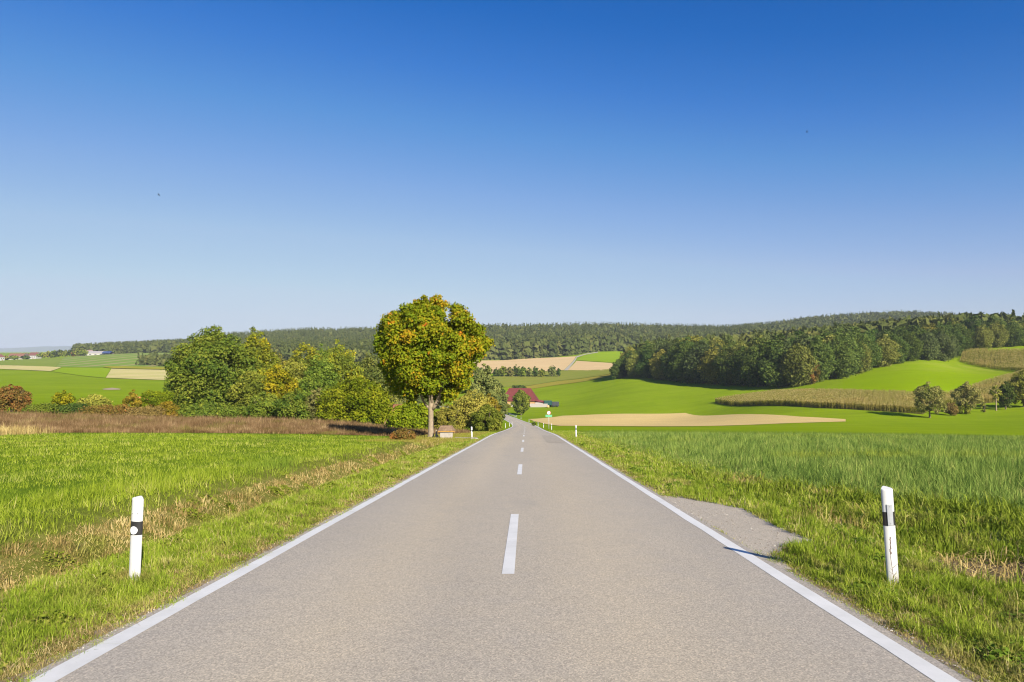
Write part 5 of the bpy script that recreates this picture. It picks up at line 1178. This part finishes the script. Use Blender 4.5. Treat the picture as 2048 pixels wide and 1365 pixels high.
def house(name, label, px, D, w, d, e, rg, rz, wall, roof, cat='house', hip=0.0, base=None, wins=3, chim=True):
    x, y = wpt(px, D); z = hz(x, y); o = empty(name, (x, y, z), rz, label=label, cat=cat)
    walls(w, d, -1.5, e, rg - .12).build('wall', plain(name + '_render', wall, .9, .08, .8), o)
    gable(w, d, e, rg, .5, hip, .2).build('roof', tiles(name + '_tiles', roof), o)
    for i in range(wins):
        q = MB(); q.box((-w / 2 + w * (i + .5) / wins, -d / 2 - .03, e * .55), (1.1, .12, 1.3)); f = q.build('window', GLASS, o)
    if wins:
        q = MB(); q.box((w * .12, -d / 2 - .04, 1.0), (1.1, .12, 2.1)); q.build('door', boards('door_' + name, (.25, .14, .07)), o)
    if chim:
        q = MB(); q.box((w * .2, .3, rg + .3), (.6, .6, 1.4)); q.build('chimney', plain('chimney_brick', (.35, .16, .11), .9, .2), o)
    return o
house('garden_shed', 'shed with a reddish brown tiled roof half hidden behind the maple', 781, 124, 3.4, 3.0, 1.9, 3.6, R(30), (0.26, 0.14, 0.09), (0.26, 0.10, 0.06), 'shed', wins=1, chim=False)
house('garden_hut', 'orange roofed hut showing just above the clipped hedge', 299, 112, 3.0, 2.6, 1.9, 3.1, R(10), (0.5, 0.45, 0.38), (0.52, 0.20, 0.07), 'hut', wins=1, chim=False)
house('village_house', 'long house with an orange red roof at the left end of the village', 36, 1080, 21, 11, 5.2, 9.5, R(8), (0.36, 0.33, 0.29), (0.22, 0.10, 0.07), wins=5)
house('village_house', 'white walled house with a dark red roof in the village', 70, 1060, 13, 11, 5.5, 10.0, R(-6), (0.42, 0.41, 0.39), (0.19, 0.08, 0.065), wins=3)
house('village_house', 'white gabled house cut by the left picture edge', -4, 980, 10, 12, 5.5, 9.5, R(80), (0.5, 0.49, 0.47), (0.23, 0.10, 0.08), wins=3)
house('village_house', 'small dark roofed house between the two red roofs', 50, 1120, 9, 9, 5.0, 9.0, R(20), (0.62, 0.60, 0.56), (0.12, 0.08, 0.07), wins=2)
def long_barn():
    D = 1050; x, y = wpt(191, D); z = max(hz(x, y), zray(710.5, D)); o = empty('long_barn', (x, y, z), R(2), label='long white farm building with a pale roof on the left ridge', cat='barn')
    walls(32, 14, -3, 3.0, 5.8).build('wall', plain('barn_white', (0.44, 0.42, 0.39), .8, .05), o)
    gable(32, 14, 3.0, 6.0, .5, 0, .2).build('roof', plain('roof_pale', (0.36, 0.33, 0.32), .7, .08), o)
    for i in range(4):
        q = MB(); q.box((-12 + 8 * i, -7.05, 1.1), (3, .15, 1.0)); q.build('window', GLASS, o)
    x, y = wpt(216, D - 4); o = empty('solar_barn', (x, y, z - .2), R(2), label='open barn with a dark blue solar roof beside the long white barn', cat='barn')
    gable(12, 12, 3.0, 6.0, .4, 0, .2).build('roof', plain('solar_blue', (0.05, 0.075, 0.17), .25, .15, .8, .6), o)
    b = MB()
    for px_ in (-5.5, 0, 5.5):
        for py_ in (-5.4, 5.4): b.box((px_, py_, .4), (.4, .4, 5.0))
    b.build('frame', plain('frame_dark', (.15, .12, .1), .8), o)
    b = MB(); b.box((0, 5.7, .4), (11.5, .2, 4.9)); b.build('wall', plain('barn_inside', (.2, .17, .15), .9), o)
    x, y = wpt(176, D + 18); o = house('farm_house', 'farm house roof showing behind the left end of the white barn', 178, D + 22, 10, 9, 5.5, 9.0, R(70), (0.46, 0.43, 0.4), (0.34, 0.24, 0.21), wins=2)
long_barn()

# birds high in the sky
def bird(px, py, D, label, roll):
    x, y = wpt(px, D); z = zray(py, D); b = MB()
    prof = [(-.2, .005, .005), (-.14, .03, .025), (-.02, .05, .045), (.1, .035, .03), (.15, .028, .026), (.19, .006, .006)]; n = 8; vs = []
    for yy, rx, rz in prof:
        for i in range(n): a = 6.2832 * i / n; vs.append((rx * math.cos(a), yy, rz * math.sin(a)))
    b.add(vs, [(j * n + i, j * n + (i + 1) % n, (j + 1) * n + (i + 1) % n, (j + 1) * n + i) for j in range(5) for i in range(n)])
    for s in (-1, 1):
        t = [(.03 * s, .07, .02), (.03 * s, -.07, .02), (.22 * s, -.05, .09), (.22 * s, .09, .09), (.45 * s, -.08, .06), (.42 * s, .02, .06)]
        u = [(a, b_, c - .012) for a, b_, c in t]
        b.add(t + u, [(0, 1, 2, 3), (3, 2, 4, 5), (7, 6, 9, 8), (8, 9, 11, 10), (0, 3, 9, 6), (3, 5, 11, 9), (5, 4, 10, 11), (4, 2, 8, 10), (2, 1, 7, 8)])
    b.add([(-.03, -.15, .003), (.03, -.15, .003), (.05, -.27, .003), (-.05, -.27, .003), (-.03, -.15, -.006), (.03, -.15, -.006), (.05, -.27, -.006), (-.05, -.27, -.006)], [(0, 1, 2, 3), (7, 6, 5, 4), (0, 4, 5, 1), (1, 5, 6, 2), (2, 6, 7, 3), (3, 7, 4, 0)])
    o = b.build('bird', BLACK, None, (x, y, z), True); o.rotation_euler = (0.1, roll, roll * 3); tag(o, label, 'bird', 'birds in the sky')
bird(1617, 262, 150, 'dark bird speck high in the sky on the right', .4)
bird(315, 389, 150, 'dark bird speck in the sky on the left', -.5)

# ------------------------------------------------------------------ haze
def haze():
    m, t = new_mat('haze_air'); v = N(t, 'ShaderNodeVolumePrincipled'); v.inputs['Density'].default_value = 9.0e-5; v.inputs['Color'].default_value = (0.80, 0.88, 1.0, 1)
    v.inputs['Anisotropy'].default_value = 0.0
    o = N(t, 'ShaderNodeOutputMaterial'); t.links.new(v.outputs[0], o.inputs['Volume'])
    m.volume_intersection_method = 'FAST' if hasattr(m, 'volume_intersection_method') else None
    b = MB(); gz = [v_.co.z for v_ in ground.data.vertices]; lo = min(min(gz), -62) - 1; hi = max(max(gz) + 30, 135)
    b.box((0, 6500, (lo + hi) / 2), (19500, 14600, hi - lo))
    tag(b.build('haze', m), 'thin pale haze over the whole valley', 'haze', None, 'stuff')
HAZE = True
if HAZE: haze()
